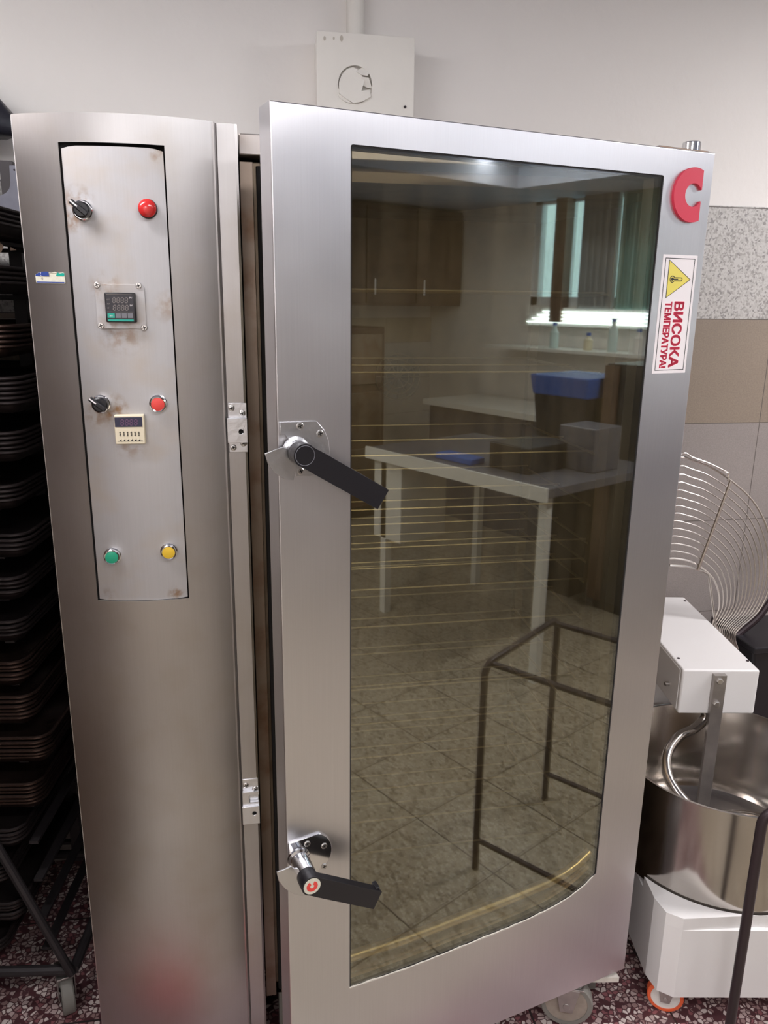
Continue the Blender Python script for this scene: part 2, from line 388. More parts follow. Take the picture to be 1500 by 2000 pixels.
def adopt(o, parent):
    o.parent = parent
    o.matrix_parent_inverse = WM.get(parent.name, parent.matrix_world if parent.parent is None else Matrix()).inverted()
def thing(name, label, cat, loc=(0, 0, 0), group=None):
    o = bpy.data.objects.new(name, None); COL.objects.link(o); o.location = loc; o.empty_display_size = .1
    WM[o.name] = Matrix.Translation(Vector(loc)); o['label'] = label; o['category'] = cat
    if group: o['group'] = group
    return o
def tag(o, label, cat, group=None, kind=None):
    o['label'] = label; o['category'] = cat
    if group: o['group'] = group
    if kind: o['kind'] = kind
    return o
def struct(o, label=None):
    o['kind'] = 'structure'
    if label: o['label'] = label
    return o
def child(mb, name, mats, parent, **k):
    """sub-part of a mesh part; the part may itself carry a matrix"""
    o = mb.build(name, mats, None, **k)
    o.parent = parent; o.matrix_parent_inverse = (PM.get(parent.name) or Matrix()).inverted()
    return o
PM = {}
def part(mb, name, mats, parent, **k):
    o = mb.build(name, mats, parent, **k)
    PM[o.name] = (k.get('matrix') or Matrix()).copy()
    return o
def arc(cx, cy, r, a0, a1, n=12, ry=None):
    ry = ry or r
    return [(cx + r * math.cos(math.radians(a0 + (a1 - a0) * i / n)), cy + ry * math.sin(math.radians(a0 + (a1 - a0) * i / n))) for i in range(n + 1)]
def rrect(x0, x1, z0, z1, r, n=5):
    return arc(x1 - r, z1 - r, r, 0, 90, n) + arc(x0 + r, z1 - r, r, 90, 180, n) + arc(x0 + r, z0 + r, r, 180, 270, n) + arc(x1 - r, z0 + r, r, 270, 360, n)
def text_mesh(body, size, name, mat, parent, M, weight=0.0, depth=.0003, matrix=None, cx='LEFT', width=None):
    cu = bpy.data.curves.new(name, 'FONT'); cu.body = body; cu.size = size; cu.extrude = depth; cu.align_x = cx
    o = bpy.data.objects.new(name + '_tmp', cu); COL.objects.link(o)
    bpy.context.view_layer.update()
    me = bpy.data.meshes.new_from_object(o.evaluated_get(bpy.context.evaluated_depsgraph_get()))
    COL.objects.unlink(o); bpy.data.objects.remove(o)
    if width:
        xs = [v.co.x for v in me.vertices]; k = width / (max(xs) - min(xs)); x0 = min(xs)
        for v in me.vertices: v.co.x = (v.co.x - x0) * k
    if weight:
        bmx = bmesh.new(); bmx.from_mesh(me); src = bmx.verts[:] + bmx.edges[:] + bmx.faces[:]
        for dx, dy in ((1, 0), (-1, 0), (0, .6), (0, -.6), (.7, .5), (-.7, .5), (.7, -.5), (-.7, -.5)):
            r = bmesh.ops.duplicate(bmx, geom=src); vs = [e for e in r['geom'] if isinstance(e, bmesh.types.BMVert)]
            bmesh.ops.translate(bmx, verts=vs, vec=(dx * weight, dy * weight, 0))
        bmx.to_mesh(me); bmx.free()
    me.transform(M); me.materials.clear(); me.materials.append(MT[mat]); me.name = name
    t = bpy.data.objects.new(name, me); COL.objects.link(t)
    if matrix is not None: t.matrix_world = matrix
    t.parent = parent
    t.matrix_parent_inverse = (PM[parent.name] if parent.name in PM else WM[parent.name]).inverted()
    return t

# ------------------------------------------------------------------ room shell
X0, X1, Y0, Y1 = -1.75, 4.3, -3.1, 2.17
struct(MB().box(X0 - .1, X1 + .1, Y0 - .1, Y1 + .1, -.1, 0).build('floor', 'floor', smooth=False), 'pink and dark red terrazzo floor')
struct(MB().box(X0 - .1, X1 + .1, Y0 - .1, Y1 + .1, CEIL, CEIL + .1).build('ceiling', 'ceiling', smooth=False))
struct(MB().box(X0 - .1, X1 + .1, Y1, Y1 + .1, 0, CEIL).build('wall_back', 'plaster', smooth=False), 'white painted plaster wall behind the oven')
struct(MB().box(X0, X1, Y1 - .012, Y1, 0, 1.909).build('trim_1', 'tile', smooth=False, bevel=.002), 'tiled dado with a speckled granite top row')
struct(MB().box(X0 - .1, X1 + .1, Y0 - .1, Y0, 0, CEIL).build('wall_front', 'plaster', smooth=False))
struct(MB().box(X0, X1, Y0, Y0 + .012, 0, 1.5).build('trim_2', 'tile_side', smooth=False))
struct(MB().box(X0 - .1, X0, Y0, Y1, 0, CEIL).build('wall_left', 'plaster', smooth=False))
WY0, WY1, WZ0, WZ1 = -1.97, -.70, 1.62, 2.40
struct(MB().box(X1, X1 + .1, Y0, Y1, 0, WZ0).box(X1, X1 + .1, Y0, Y1, WZ1, CEIL).box(X1, X1 + .1, Y0, WY0, WZ0, WZ1).box(X1, X1 + .1, WY1, Y1, WZ0, WZ1).build('wall_right', 'plaster', smooth=False))
wb = MB()
for a, b_, c, d in ((WY0, WY1, WZ0, WZ0 + .06), (WY0, WY1, WZ1 - .06, WZ1), (WY0, WY0 + .06, WZ0, WZ1), (WY1 - .06, WY1, WZ0, WZ1), (-1.68, -1.63, WZ0, WZ1)):
    wb.box(X1 + .01, X1 + .07, a, b_, c, d)
win = struct(wb.build('window_1', 'frame', smooth=False))
g = MB().box(X1 + .035, X1 + .04, WY0 + .05, WY1 - .05, WZ0 + .05, WZ1 - .05).build('pane', 'winglass', win, smooth=False)
# curtain: pleated cloth hung inside the window
def curtain(name, y0, y1, label, mt='curtain'):
    mb = MB(); n = 60; ring = []
    for z in (WZ0 - .02, WZ1 + .08):
        ring.append([Vector((X1 - .07 + .02 * math.sin(i * 1.9), y0 + (y1 - y0) * i / n, z)) for i in range(n + 1)])
    ring2 = [[p + Vector((.006, 0, 0)) for p in r] for r in ring]
    mb.loft([ring[0], ring[1], ring2[1], ring2[0], ring[0]], closed=False, caps=False)
    tag(mb.build(name, mt), label, 'curtain')
curtain('curtain', -1.47, -1.17, 'narrow grey curtain in the middle of the window, mirrored in the oven glass', 'curtain2')
curtain('curtain', -1.15, WY1 + .1, 'wide teal curtain at the right end of the window, mirrored in the oven glass')

tag(MB().box(X1 - .09, X1 - .002, -1.70, -1.60, 1.5, 2.40).build('wooden_post', 'wood', smooth=False), 'dark brown wooden post standing in front of the window, mirrored in the oven glass', 'post')
struct(MB().box(.9, X1, Y0, -1.55, 2.36, CEIL).box(3.62, X1, -1.55, .6, 2.36, CEIL).build('trim_3', 'ceiling', smooth=False), 'dropped ceiling edge')
# ------------------------------------------------------------------ ceiling lamps
for i, (x, y, r, p) in enumerate(LAMPS):
    where = ['above the floor before the tray rack', 'above the right end of the wall with the mixer', 'added as fill over the middle of the room', 'added as fill in the far left corner of the bakery', 'added as fill by the curtained window'][i]
    t = thing('ceiling_lamp', 'white twin tube ceiling lamp ' + where, 'lamp', (x, y, CEIL), 'fluorescent ceiling lamps')
    R = Matrix.Translation((x, y, CEIL)) @ Matrix.Rotation(math.radians(r), 4, 'Z')
    part(MB().box(-.63, .63, -.09, .09, -.05, 0, R), 'housing', 'body_lamp', t, smooth=False, bevel=.006)
    for s in (-1, 1):
        part(MB().cyl(R @ Vector((-.6, .045 * s, -.075)), R @ Vector((.6, .045 * s, -.075)), .013), 'tube', 'tube_glow', t)

# ------------------------------------------------------------------ OVEN
oven = thing('rack_oven', 'tall brushed steel bakery oven with control column and ajar glass door', 'oven', (.26, 1.76, 0))
CW0, CF = -.324, 1.372          # column left side, flange plane
CTOP = 1.905
def bow(x): return 1.342 + 1.50 * (x + .15) ** 2
hx0, hx1, hz0, hz1 = -.2545, -.0985, 1.128, 1.864
# front skin with control opening
mb = MB()
xs = sorted(set([CW0 + i * (hx0 - CW0) / 6 for i in range(7)] + [hx0 + i * (hx1 - hx0) / 12 for i in range(13)] + [hx1 + i * (-.0255 - hx1) / 6 for i in range(7)]))
zs = [.03] + [hz0 - .3 * (3 - i) / 3 for i in range(3)] + [hz0 + (hz1 - hz0) * i / 8 for i in range(9)] + [CTOP]
SKT = .0022
def skin_cell(i, j):
    if i < 0 or j < 0 or i >= len(xs) - 1 or j >= len(zs) - 1: return False
    return not (hx0 - 1e-6 <= xs[i] and xs[i + 1] <= hx1 + 1e-6 and hz0 - 1e-6 <= zs[j] and zs[j + 1] <= hz1 + 1e-6)
VF, VB = {}, {}
for i, x in enumerate(xs):
    for j, z in enumerate(zs):
        if any(skin_cell(i - a, j - b_) for a in (0, 1) for b_ in (0, 1)):
            VF[i, j] = mb.bm.verts.new((x, bow(x), z)); VB[i, j] = mb.bm.verts.new((x, bow(x) + SKT, z))
for i in range(len(xs) - 1):
    for j in range(len(zs) - 1):
        if not skin_cell(i, j): continue
        mb._f([VF[i, j], VF[i + 1, j], VF[i + 1, j + 1], VF[i, j + 1]]); mb._f([VB[i, j + 1], VB[i + 1, j + 1], VB[i + 1, j], VB[i, j]])
        for (di, dj), (p_, q_) in (((-1, 0), ((i, j), (i, j + 1))), ((1, 0), ((i + 1, j), (i + 1, j + 1))), ((0, -1), ((i, j), (i + 1, j))), ((0, 1), ((i, j + 1), (i + 1, j + 1)))):
            if not skin_cell(i + di, j + dj): mb._f([VF[p_], VF[q_], VB[q_], VB[p_]])
skin = part(mb, 'control_column', 'steel_col', oven)
# side, flange and back of the column
def shell(loop, z0, z1, name, mat, bev=.0015, t=.003):
    mb = MB(); mb.loft([[Vector((x, y, z)) for x, y in loop] for z in (z0, z1)], closed=False, caps=False)
    o = part(mb, name, mat, oven, smooth=False)
    s = o.modifiers.new('thick', 'SOLIDIFY'); s.thickness = t; s.offset = 0
    return o
shell([(-.0255, 1.3640), (-.0215, CF + .003), (-.019, CF), (.0075, CF), (.0105, CF + .003), (.0105, 2.05)], .03, CTOP - .001, 'flange', 'steel_col')
shell([(CW0, 1.389), (CW0, 2.1), (.01, 2.1)], .03, CTOP - .001, 'side_panel', 'steel_col')
part(MB().prism([(CW0, 2.1), (CW0, 1.391)] + [(x, bow(x) + .002) for x in xs[1:]] + [(-.02, CF + .002), (.009, CF + .002), (.009, 2.1)], [], lambda a, b: (a, b, CTOP - .004), lambda a, b: (a, b, CTOP - .007)), 'top_plate', 'steel_col', oven, smooth=False)
part(MB().box(hx0 - .01, hx1 + .01, 1.366, 1.372, hz0 - .01, hz1 + .01), 'control_recess', 'gap', oven, smooth=False)
# control panel plate: follows the bow of the column, sits a hair below it
px0, px1, pz0, pz1 = hx0 + .0033, hx1 - .0026, hz0 + .0005, hz1 - .0045
mb = MB(); n = 14; ring = []
for k in range(n + 1):
    x = px0 + (px1 - px0) * k / n
    c = 0.004 if k in (0, n) else (0.0012 if k in (1, n - 1) else 0)
    y = bow(x) + .003
    ring.append([Vector((x, y, pz0 + c * .4)), Vector((x, y, pz1 - c)), Vector((x, y + .004, pz1 - c)), Vector((x, y + .004, pz0 + c * .4))])
mb.loft(ring)
panel = part(mb, 'control_panel', 'panel', oven)
def PY(x): return bow(x) + .003
def onp(px, py, off=0.0):
    x = on_y(px, py, 1.345).x
    return on_y(px, py, PY(x) - off)
def rot_switch(px, py):
    p = onp(px, py, .012); y = PY(p.x)
    r = .0132
    k = part(MB().lathe((p.x, y, p.z), (0, -1, 0), [(0, r + .0018), (.008, r + .0016), (.0095, r), (.0095, 0)]), 'switch_bezel', 'chrome', oven)
    a = math.radians(140)
    kb = part(MB().lathe((p.x, y - .0095, p.z), (0, -1, 0), [(0, r - .0008), (.008, r - .0012), (.010, r - .0035), (.010, 0)]), 'switch_knob', 'black', oven)
    M = Matrix.Translation((p.x, y - .0195, p.z)) @ Matrix.Rotation(-math.radians(140), 4, 'Y')
    child(MB().box(-.0125, .018, -.009, 0, -.0038, .0038, M), 'grip', 'black', kb, bevel=.0015)
    child(MB().box(.005, .0175, -.0098, -.0088, -.001, .001, M), 'pointer_mark', 'paper', kb, smooth=False)
rot_switch(160, 410); rot_switch(196, 790)
def button(px, py, mat, name, dome=False):
    off = .015 if dome else .012
    p = onp(px, py, off); y = PY(p.x); r = .0122
    bz = part(MB().lathe((p.x, y, p.z), (0, -1, 0), [(0, r + .0022), (.003, r + .0022), (.0035, r + .001), (.011, r + .0008), (.012, r - .0002), (.0115, r - .0014), (.0105, r - .0014)]), name, 'chrome' if not dome else 'black', oven)
    if dome: child(MB().lathe((p.x, y - .004, p.z), (0, -1, 0), [(0, r + .0012), (.009, r + .0012), (.0125, r * .85), (.0145, r * .5), (.015, 0)]), 'lens', mat, bz)
    else: child(MB().lathe((p.x, y - .0105, p.z), (0, -1, 0), [(0, r - .0015), (.0006, r - .0015), (.0012, r - .003), (.0012, 0)]), 'cap', mat, bz)
    return bz
button(287, 406, 'red_lens', 'indicator_lamp', True)['label'] = 'large red indicator lamp at the top'
button(308, 790, 'red_btn', 'push_button')['label'] = 'flat red push button'
button(218, 1089, 'green_btn', 'push_button')['label'] = 'green push button'
button(329, 1080, 'yellow_btn', 'push_button')['label'] = 'yellow push button'

def screw(parent, p, d, r, h=.0018, mat='screw', cross=True, M=None, ang=.3, sub=True):
    p = Vector(p); d = Vector(d).normalized(); mb = MB(); mb.lathe(p, d, [(0, r), (h * .55, r * .97), (h, r * .80), (h * 1.05, 0)], n=18)
    if cross:
        mb.mi = 1; u, v = mb.frame(d)
        for a in (ang, ang + math.pi / 2):
            e = u * math.cos(a) + v * math.sin(a); f = d.cross(e); q = p + d * (h * 1.02)
            pts = [q - e * r * .6 - f * r * .14, q + e * r * .6 - f * r * .14, q + e * r * .6 + f * r * .14, q - e * r * .6 + f * r * .14]
            mb.loft([pts, [x + d * .0003 for x in pts]])
    k = dict(matrix=M) if M is not None else {}
    return (child if sub else part)(mb, 'screw', [mat, 'gap'], parent, **k)

marks = [(tuple(onp(x, y)), r, k) for x, y, r, k in ((152, 396, .030, .8), (140, 430, .022, .7), (236, 645, .045, .5), (205, 560, .03, .5), (222, 800, .030, .9), (190, 810, .026, .6), (255, 870, .03, .4), (345, 1160, .018, .8), (308, 300, .015, .6), (210, 1165, .02, .4), (330, 600, .03, .35))]
add_marks(MT['panel'], marks, (.30, .17, .08))
# thermostat: cover plate, four screws, black controller with unlit digits
c0, c1 = onp(184, 552), onp(289, 646)
cx, cz = (c0.x + c1.x) / 2, (c0.z + c1.z) / 2; yb = PY(cx)
tp = part(MB().prism(rrect(cx - .0375, cx + .0375, cz - .0335, cz + .0345, .006), [], lambda a, b: (a, yb - .0035, b), lambda a, b: (a, yb + .001, b)), 'thermostat_plate', 'panel', oven, bevel=.0006)
for sx, sy in ((191, 557), (271, 558), (199, 636), (282, 640)):
    q = onp(sx, sy); screw(tp, (q.x, yb - .0035, q.z), (0, -1, 0), .0050, .0026)
def seg8(mb, x, z, w_, h, y, t=.0009, lean=.0008):
    def seg(xa, za, xb, zb):
        d = Vector((xb - xa, 0, zb - za)).normalized() * t; f = Vector((-d.z, 0, d.x)) * .5
        a, b_ = Vector((xa, y, za)) + d * .6, Vector((xb, y, zb)) - d * .6
        pts = [a + f, b_ + f, b_ - f, a - f]; mb.loft([pts, [p + Vector((0, .0003, 0)) for p in pts]])
    for zz in (0, .5, 1): seg(x + lean * zz, z + h * zz, x + w_ + lean * zz, z + h * zz)
    for xx in (0, w_):
        for k in (0, .5): seg(x + xx + lean * k, z + h * k, x + xx + lean * (k + .5), z + h * (k + .5))
A, B = on_y(201, 571, yb - .02), on_y(268, 630, yb - .02)
ax0, ax1, az1, az0 = A.x + .001, B.x - .0015, A.z, B.z
W_, H_ = ax1 - ax0, az1 - az0; yf = yb - .016
tc_ = part(MB().box(ax0, ax1, yf, yb, az0, az1), 'temperature_controller', 'black', oven, bevel=.0015)
child(MB().box(ax0 + .0025, ax1 - .0025, yf - .0006, yf, az0 + .0025, az1 - .003), 'display_window', 'black_gloss', tc_, smooth=False)
mb = MB(); dw = W_ * .082
for k in range(4):
    seg8(mb, ax0 + W_ * (.26 + .135 * k), az0 + H_ * .66, dw, H_ * .17, yf - .0009)
    seg8(mb, ax0 + W_ * (.26 + .135 * k), az0 + H_ * .41, dw, H_ * .17, yf - .0009)
child(mb, 'digits', 'digits', tc_, smooth=False)
for t_ in (.345, .93): child(MB().box(ax0 + .003, ax1 - .004, yf - .001, yf - .0004, az0 + H_ * t_, az0 + H_ * (t_ + .013)), 'display_line', 'digits', tc_, smooth=False)
child(MB().box(ax0 + .003, ax0 + W_ * .30, yf - .0014, yf, az0 + H_ * .15, az0 + H_ * .31).box(ax0 + .003, ax1 - .004, yf - .001, yf, az0 + H_ * .04, az0 + H_ * .105), 'set_key', 'teal', tc_, smooth=False)
for k in range(3): child(MB().box(ax0 + W_ * (.33 + .20 * k), ax0 + W_ * (.50 + .20 * k), yf - .0014, yf, az0 + H_ * .15, az0 + H_ * .31), 'key', 'greykey', tc_, smooth=False)
RXm = Matrix.Rotation(math.radians(90), 4, 'X')
def ptxt(s, size, name, mat, par, x, y, z, w_=None, weight=0): return text_mesh(s, size, name, mat, par, Matrix.Translation((x, y, z)) @ RXm, weight, .0001, width=w_)
ptxt('PV', .0034, 'lettering', 'paper', tc_, ax0 + W_ * .82, yf - .0009, az0 + H_ * .80, .004)
ptxt('SV', .0034, 'lettering', 'paper', tc_, ax0 + W_ * .82, yf - .0009, az0 + H_ * .55, .004)
for k, s_ in enumerate(('OUT', 'ALM', 'AT')): ptxt(s_, .003, 'lettering', 'digits', tc_, ax0 + W_ * .07, yf - .0009, az0 + H_ * (.74 - .14 * k), .0045 if k < 2 else .003)
ptxt('SET', .003, 'lettering', 'paper', tc_, ax0 + W_ * .13, yf - .0016, az0 + H_ * .20, .0055)

# timer
A, B = on_y(221, 812, yb - .018), on_y(285, 868, yb - .018)
ax0, ax1, az1, az0 = A.x, B.x - .001, A.z, B.z; W_, H_ = ax1 - ax0, az1 - az0; yf = yb - .014
tm_ = part(MB().box(ax0, ax1, yf, yb, az0, az1), 'timer', 'cream', oven, bevel=.0015)
child(MB().box(ax0 + .001, ax1 - .003, yf - .0006, yf, az0 + H_ * .60, az1 - H_ * .07), 'display_window', 'lcd', tm_, smooth=False)
mb = MB()
for k in range(4): seg8(mb, ax0 + W_ * (.22 + .15 * k), az0 + H_ * .66, W_ * .09, H_ * .19, yf - .0009, .0011)
child(mb, 'digits', 'digits2', tm_, smooth=False)
mb = MB()
for k in range(6):
    xx = ax0 + W_ * (.17 + .125 * k)
    for zz, hh in ((.40, .02), (.34, .035), (.30, .015), (.12, .03)): mb.box(xx - .0012 * (1 if hh < .03 else .6), xx + .0014, yf - .0006, yf, az0 + H_ * zz, az0 + H_ * (zz + hh))
    mb.box(xx, xx + .0005, yf - .0006, yf, az0 + H_ * .28, az0 + H_ * .44); mb.box(xx + .001, xx + .0015, yf - .0006, yf, az0 + H_ * .10, az0 + H_ * .19)
mb.box(ax0 + .003, ax1 - .004, yf - .0004, yf, az0 + H_ * .105, az0 + H_ * .12)
child(mb, 'thumbwheel_marks', 'ink', tm_, smooth=False)

# small torn label
A, B = on_y(66, 530, 1.37), on_y(131, 554, 1.37)
def lab(x0, x1, z0, z1, off): 
    return lambda a, b: (x0 + (x1 - x0) * a, bow(x0 + (x1 - x0) * a) - .0018 - off, z0 + (z1 - z0) * b)
fl = lab(A.x, B.x, B.z, A.z, 0)
def labp(poly, t0, t1): return MB().prism(poly, [], lambda a, b: (lambda p: (p[0], p[1] - t1, p[2]))(fl(a, b)), lambda a, b: (lambda p: (p[0], p[1] - t0, p[2]))(fl(a, b)))
lbl = part(labp([(0, .1), (.02, .02), (.98, 0), (1, .12), (.99, .85), (.95, .95), (.75, .88), (.68, 1), (.55, .9), (.30, 1), (.12, .92), (0, .75)], 0, .0004), 'torn_label', 'label', oven, smooth=False)
child(labp([(.0, .62), (.47, .62), (.46, .98), (.3, 1), (.12, .9), (.02, .78)], .0004, .0006), 'label_print', 'navy', lbl, smooth=False)
child(labp([(.70, .66), (.98, .62), (.99, .85), (.93, .90), (.84, .84), (.76, .93)], .0004, .0006), 'label_print', 'teal', lbl, smooth=False)
child(labp([(.02, .06), (.96, .04), (.97, .12), (.03, .15)], .0004, .0006), 'label_print', 'navy', lbl, smooth=False)
p = fl(.18, .66); ptxt('STEN', .0075, 'lettering', 'paper', lbl, p[0], p[1] - .0008, p[2], .0145)
p = fl(.2, .34); ptxt('0021870-01', .005, 'lettering', 'digits', lbl, p[0], p[1] - .0008, p[2], .030)

# latch keepers on the flange
def keeper(pts, holes, screws_, bands, slot=None):
    Yk = CF - .003
    P = [on_y(x, y, Yk) for x, y in pts]
    x0, x1 = P[0].x + .001, P[1].x; z1, z0 = P[0].z, P[3].z
    mb = MB().box(x0, x1, Yk, CF, z0, z1)
    kp = part(mb, 'latch_keeper', 'cast', oven, bevel=.0008)
    (bx0, by0), (bx1, by1) = bands
    a, b_ = on_y(bx0, by0, Yk - .01), on_y(bx1, by1, Yk - .01)
    child(MB().prism([(a.x, b_.z), (b_.x, b_.z), (b_.x, a.z), (a.x, a.z)], [arc(on_y(*holes, Yk - .012).x, on_y(*holes, Yk - .012).z, .0042, 0, 330, 14)], lambda u, v: (u, Yk - .013, v), lambda u, v: (u, Yk - .0005, v)), 'keeper_block', 'cast', kp, bevel=.0006)
    h = on_y(*holes, Yk - .012); child(MB().cyl((h.x, Yk - .001, h.z), (h.x, Yk - .003, h.z), .0043), 'bolt_hole', 'gap', kp)
    for s_ in screws_:
        q = on_y(*s_, Yk); screw(kp, (q.x, Yk, q.z), (0, -1, 0), .0056, .0015)
    return kp
keeper([(443, 787), (481, 786), (484, 882), (447, 884)], (471, 843), [(452, 797), (473, 807), (456, 874), (476, 866)], ((443, 817), (484, 864)))
keeper([(472, 1523), (504, 1521), (508, 1607), (475, 1609)], (497, 1588), [(480, 1534), (498, 1541)], ((473, 1576), (508, 1606)))
# open slot in the lower keeper
Yk = CF - .003
a, b_ = on_y(486, 1556, Yk - .011), on_y(507, 1568, Yk - .011)
mb = MB(); q0, q1 = on_y(473, 1551, Yk - .012), on_y(507, 1575, Yk - .012)
mb.prism([(q0.x, q0.z), (q1.x, q0.z), (q1.x, a.z), (a.x + .002, a.z), (a.x, a.z - .002), (a.x, b_.z + .002), (a.x + .002, b_.z), (q1.x, b_.z), (q1.x, q1.z), (q0.x, q1.z)], [], lambda u, v: (u, Yk - .008, v), lambda u, v: (u, Yk, v))
part(mb, 'keeper_slot_plate', 'cast', oven, bevel=.0006)
q = on_y(154, 1541, 1.60)
part(MB().lathe((CW0, 1.44, q.z), (-1, 0, 0), [(0, .012), (.004, .011), (.006, .006), (.006, 0)]), 'side_bolt', 'chrome', oven)

# body casing: hollow chamber behind the door
bx0, bx1, by0, by1 = .0145, .848, 1.452, 2.12
mb = MB()
mb.box(bx0, bx0 + .035, by0, by1, .13, 1.862).box(bx1 - .035, bx1, by0, by1, .13, 1.862).box(bx0, bx1, by1 - .03, by1, .13, 1.862).box(bx0, bx1, by0, by1, .13, .165)
part(mb, 'chamber_wall', 'chamber', oven, smooth=False, bevel=.002)
part(MB().box(bx0, bx1, by0 - .016, by1, 1.870, 1.903), 'top_casing', 'edge', oven, smooth=False, bevel=.002)
part(MB().box(bx0 + .035, bx1 - .035, by0 + .02, by1 - .03, 1.84, 1.862), 'chamber_ceiling', 'chamber', oven, smooth=False)
part(MB().box(bx0, bx0 + .022, by0 - .004, by0, .13, 1.862), 'door_frame_stile', 'dirty', oven, smooth=False, bevel=.001)
part(MB().box(bx1 - .022, bx1, by0 - .004, by0, .13, 1.862), 'door_frame_stile', 'dirty', oven, smooth=False, bevel=.001)
part(MB().tube([(bx0 + .033, by0 - .004, .15), (bx0 + .033, by0 - .004, 1.855)], .006, 8), 'door_seal', 'gap', oven)
part(MB().box(bx1 - .035 - .012, bx1 - .035, by0 + .05, by1 - .05, .2, 1.8), 'air_baffle', 'chamber', oven, smooth=False)
for lx in (.06, .80):
    for ly in (1.475, 2.05): part(MB().box(lx - .018, lx + .018, ly - .018, ly + .018, 0, .13), 'foot', 'rubber', oven, smooth=False, bevel=.003)
part(MB().box(CW0 + .03, -.02, 1.42, 2.05, 0, .05), 'column_plinth', 'rackm', oven, smooth=False)
for k in range(11):
    z = 1.10 + .052 * k
    part(MB().box(bx0 + .035, bx0 + .075, by0 + .06, by0 + .45, z, z + .004).box(bx0 + .072, bx0 + .075, by0 + .06, by0 + .45, z, z + .012), 'tray_runner', 'wire2', oven, smooth=False)
# hot-air fan guard on the back wall
fc = on_y(775, 735, by1 - .035); mb = MB()
for r in (.03, .045, .06): mb.tube([fc + Vector((r * math.cos(t), -.015, r * math.sin(t))) for t in [2 * math.pi * i / 28 for i in range(28)]], .0022, 6, closed=True)
for k in range(6):
    t = math.pi * k / 6; d = Vector((math.cos(t), 0, math.sin(t))) * .062; mb.cyl(fc + d + Vector((0, -.013, 0)), fc - d + Vector((0, -.013, 0)), .002, n=6)
part(mb, 'fan_guard', 'wire2', oven)

# ------------------------------------------------------------------ oven door (ajar, hinged on the right)
DA = math.radians(14.49); DO = Vector((.055, 1.184, 0))
DM = Matrix.Translation(DO) @ Matrix.Rotation(DA, 4, 'Z')
dD = Vector((math.cos(DA), math.sin(DA), 0)); dN = Vector((math.sin(DA), -math.cos(DA), 0))
def dr(px, py, w=0.0):
    r = ray(px, py); o = DO + dN * w; P = CAM + r * ((o - CAM).dot(dN) / r.dot(dN)); return ((P - o).dot(dD), P.z)
DW, DB, DT, TH = .819, .124, 1.9, .052
curve = [(.1185, .366), (.238, .362), (.32, .3635), (.393, .366), (.465, .368), (.532, .3725), (.595, .380), (.640, .392), (.672, .406), (.704, .428)]
def rc(cx, cz, r, a0, a1): return arc(cx, cz, r, a0, a1, 4)
hole = rc(.1225, 1.851, .004, 180, 90) + rc(.7015, 1.851, .004, 90, 0)
hole += curve[::-1]
outer = [(0, DB), (DW, DB), (DW, DT), (0, DT)]
mb = MB(); HR = .0022
fo = [(HR, DB + HR), (DW - HR, DB + HR), (DW - HR, DT - HR), (HR, DT - HR)]
mb.prism(fo, [hole], lambda a, b: (a, 0, b), lambda a, b: (a, TH - HR, b))
rg = []
for a in range(0, 91, 15):
    e = HR * (1 - math.sin(math.radians(a))); y = HR * (1 - math.cos(math.radians(a)))
    rg.append([Vector((e, y, DB + e)), Vector((DW - e, y, DB + e)), Vector((DW - e, y, DT - e)), Vector((e, y, DT - e))])
rg.append([Vector((0, TH, DB)), Vector((DW, TH, DB)), Vector((DW, TH, DT)), Vector((0, TH, DT))])
rg.append([Vector((HR, TH, DB + HR)), Vector((DW - HR, TH, DB + HR)), Vector((DW - HR, TH, DT - HR)), Vector((HR, TH, DT - HR))])
mb.loft(rg, caps=False)
door = part(mb, 'door', 'steel', oven, matrix=DM, smooth=False)
def inset(loop, d):
    cx_ = sum(p[0] for p in loop) / len(loop); cz_ = sum(p[1] for p in loop) / len(loop)
    out = []
    for i, p in enumerate(loop):
        a = Vector(loop[i - 1]); b = Vector(loop[(i + 1) % len(loop)]); t = (b - a).normalized(); nrm = Vector((-t.y, t.x))
        if nrm.dot(Vector((cx_, cz_)) - Vector(p)) < 0: nrm = -nrm
        out.append((p[0] + nrm.x * d, p[1] + nrm.y * d))
    return out
child(MB().prism(hole, [inset(hole, .0026)], lambda a, b: (a, .0015, b), lambda a, b: (a, .02, b)), 'window_seal', 'gap', door, matrix=DM, smooth=False)
child(MB().prism(inset(hole, .0024), [], lambda a, b: (a, .002, b), lambda a, b: (a, .006, b)), 'glass_pane', 'glass', door, matrix=DM, smooth=False)
# ragged pale silicone along the curved lower edge
mb = MB(); cc = []
for (u0, z0), (u1, z1) in zip(curve, curve[1:]):
    for k in range(5): cc.append((u0 + (u1 - u0) * k / 5, z0 + (z1 - z0) * k / 5))
top = [(u, z + random.uniform(.0002, .0024)) for u, z in cc]; bot = [(u, z - random.uniform(.0, .0012)) for u, z in cc]
mb.prism(bot + top[::-1], [], lambda a, b: (a, -.0007, b), lambda a, b: (a, .002, b))
child(mb, 'silicone_bead', 'silicone', door, matrix=DM, smooth=False)
# rolled inner lip of the window seen through the glass
lip = [(u, z + .046 - .012 * max(0, (u - .5) / .3)) for u, z in curve]
mb = MB(); mb.prism([(u, z + .002) for u, z in curve] + lip[::-1], [], lambda a, b: (a, .030, b), lambda a, b: (a, .034, b))
child(mb, 'inner_frame', 'dirty', door, matrix=DM, smooth=False)
child(MB().tube([(u, .026, z) for u, z in lip], .011, 14), 'inner_lip', 'lip', door, matrix=DM)
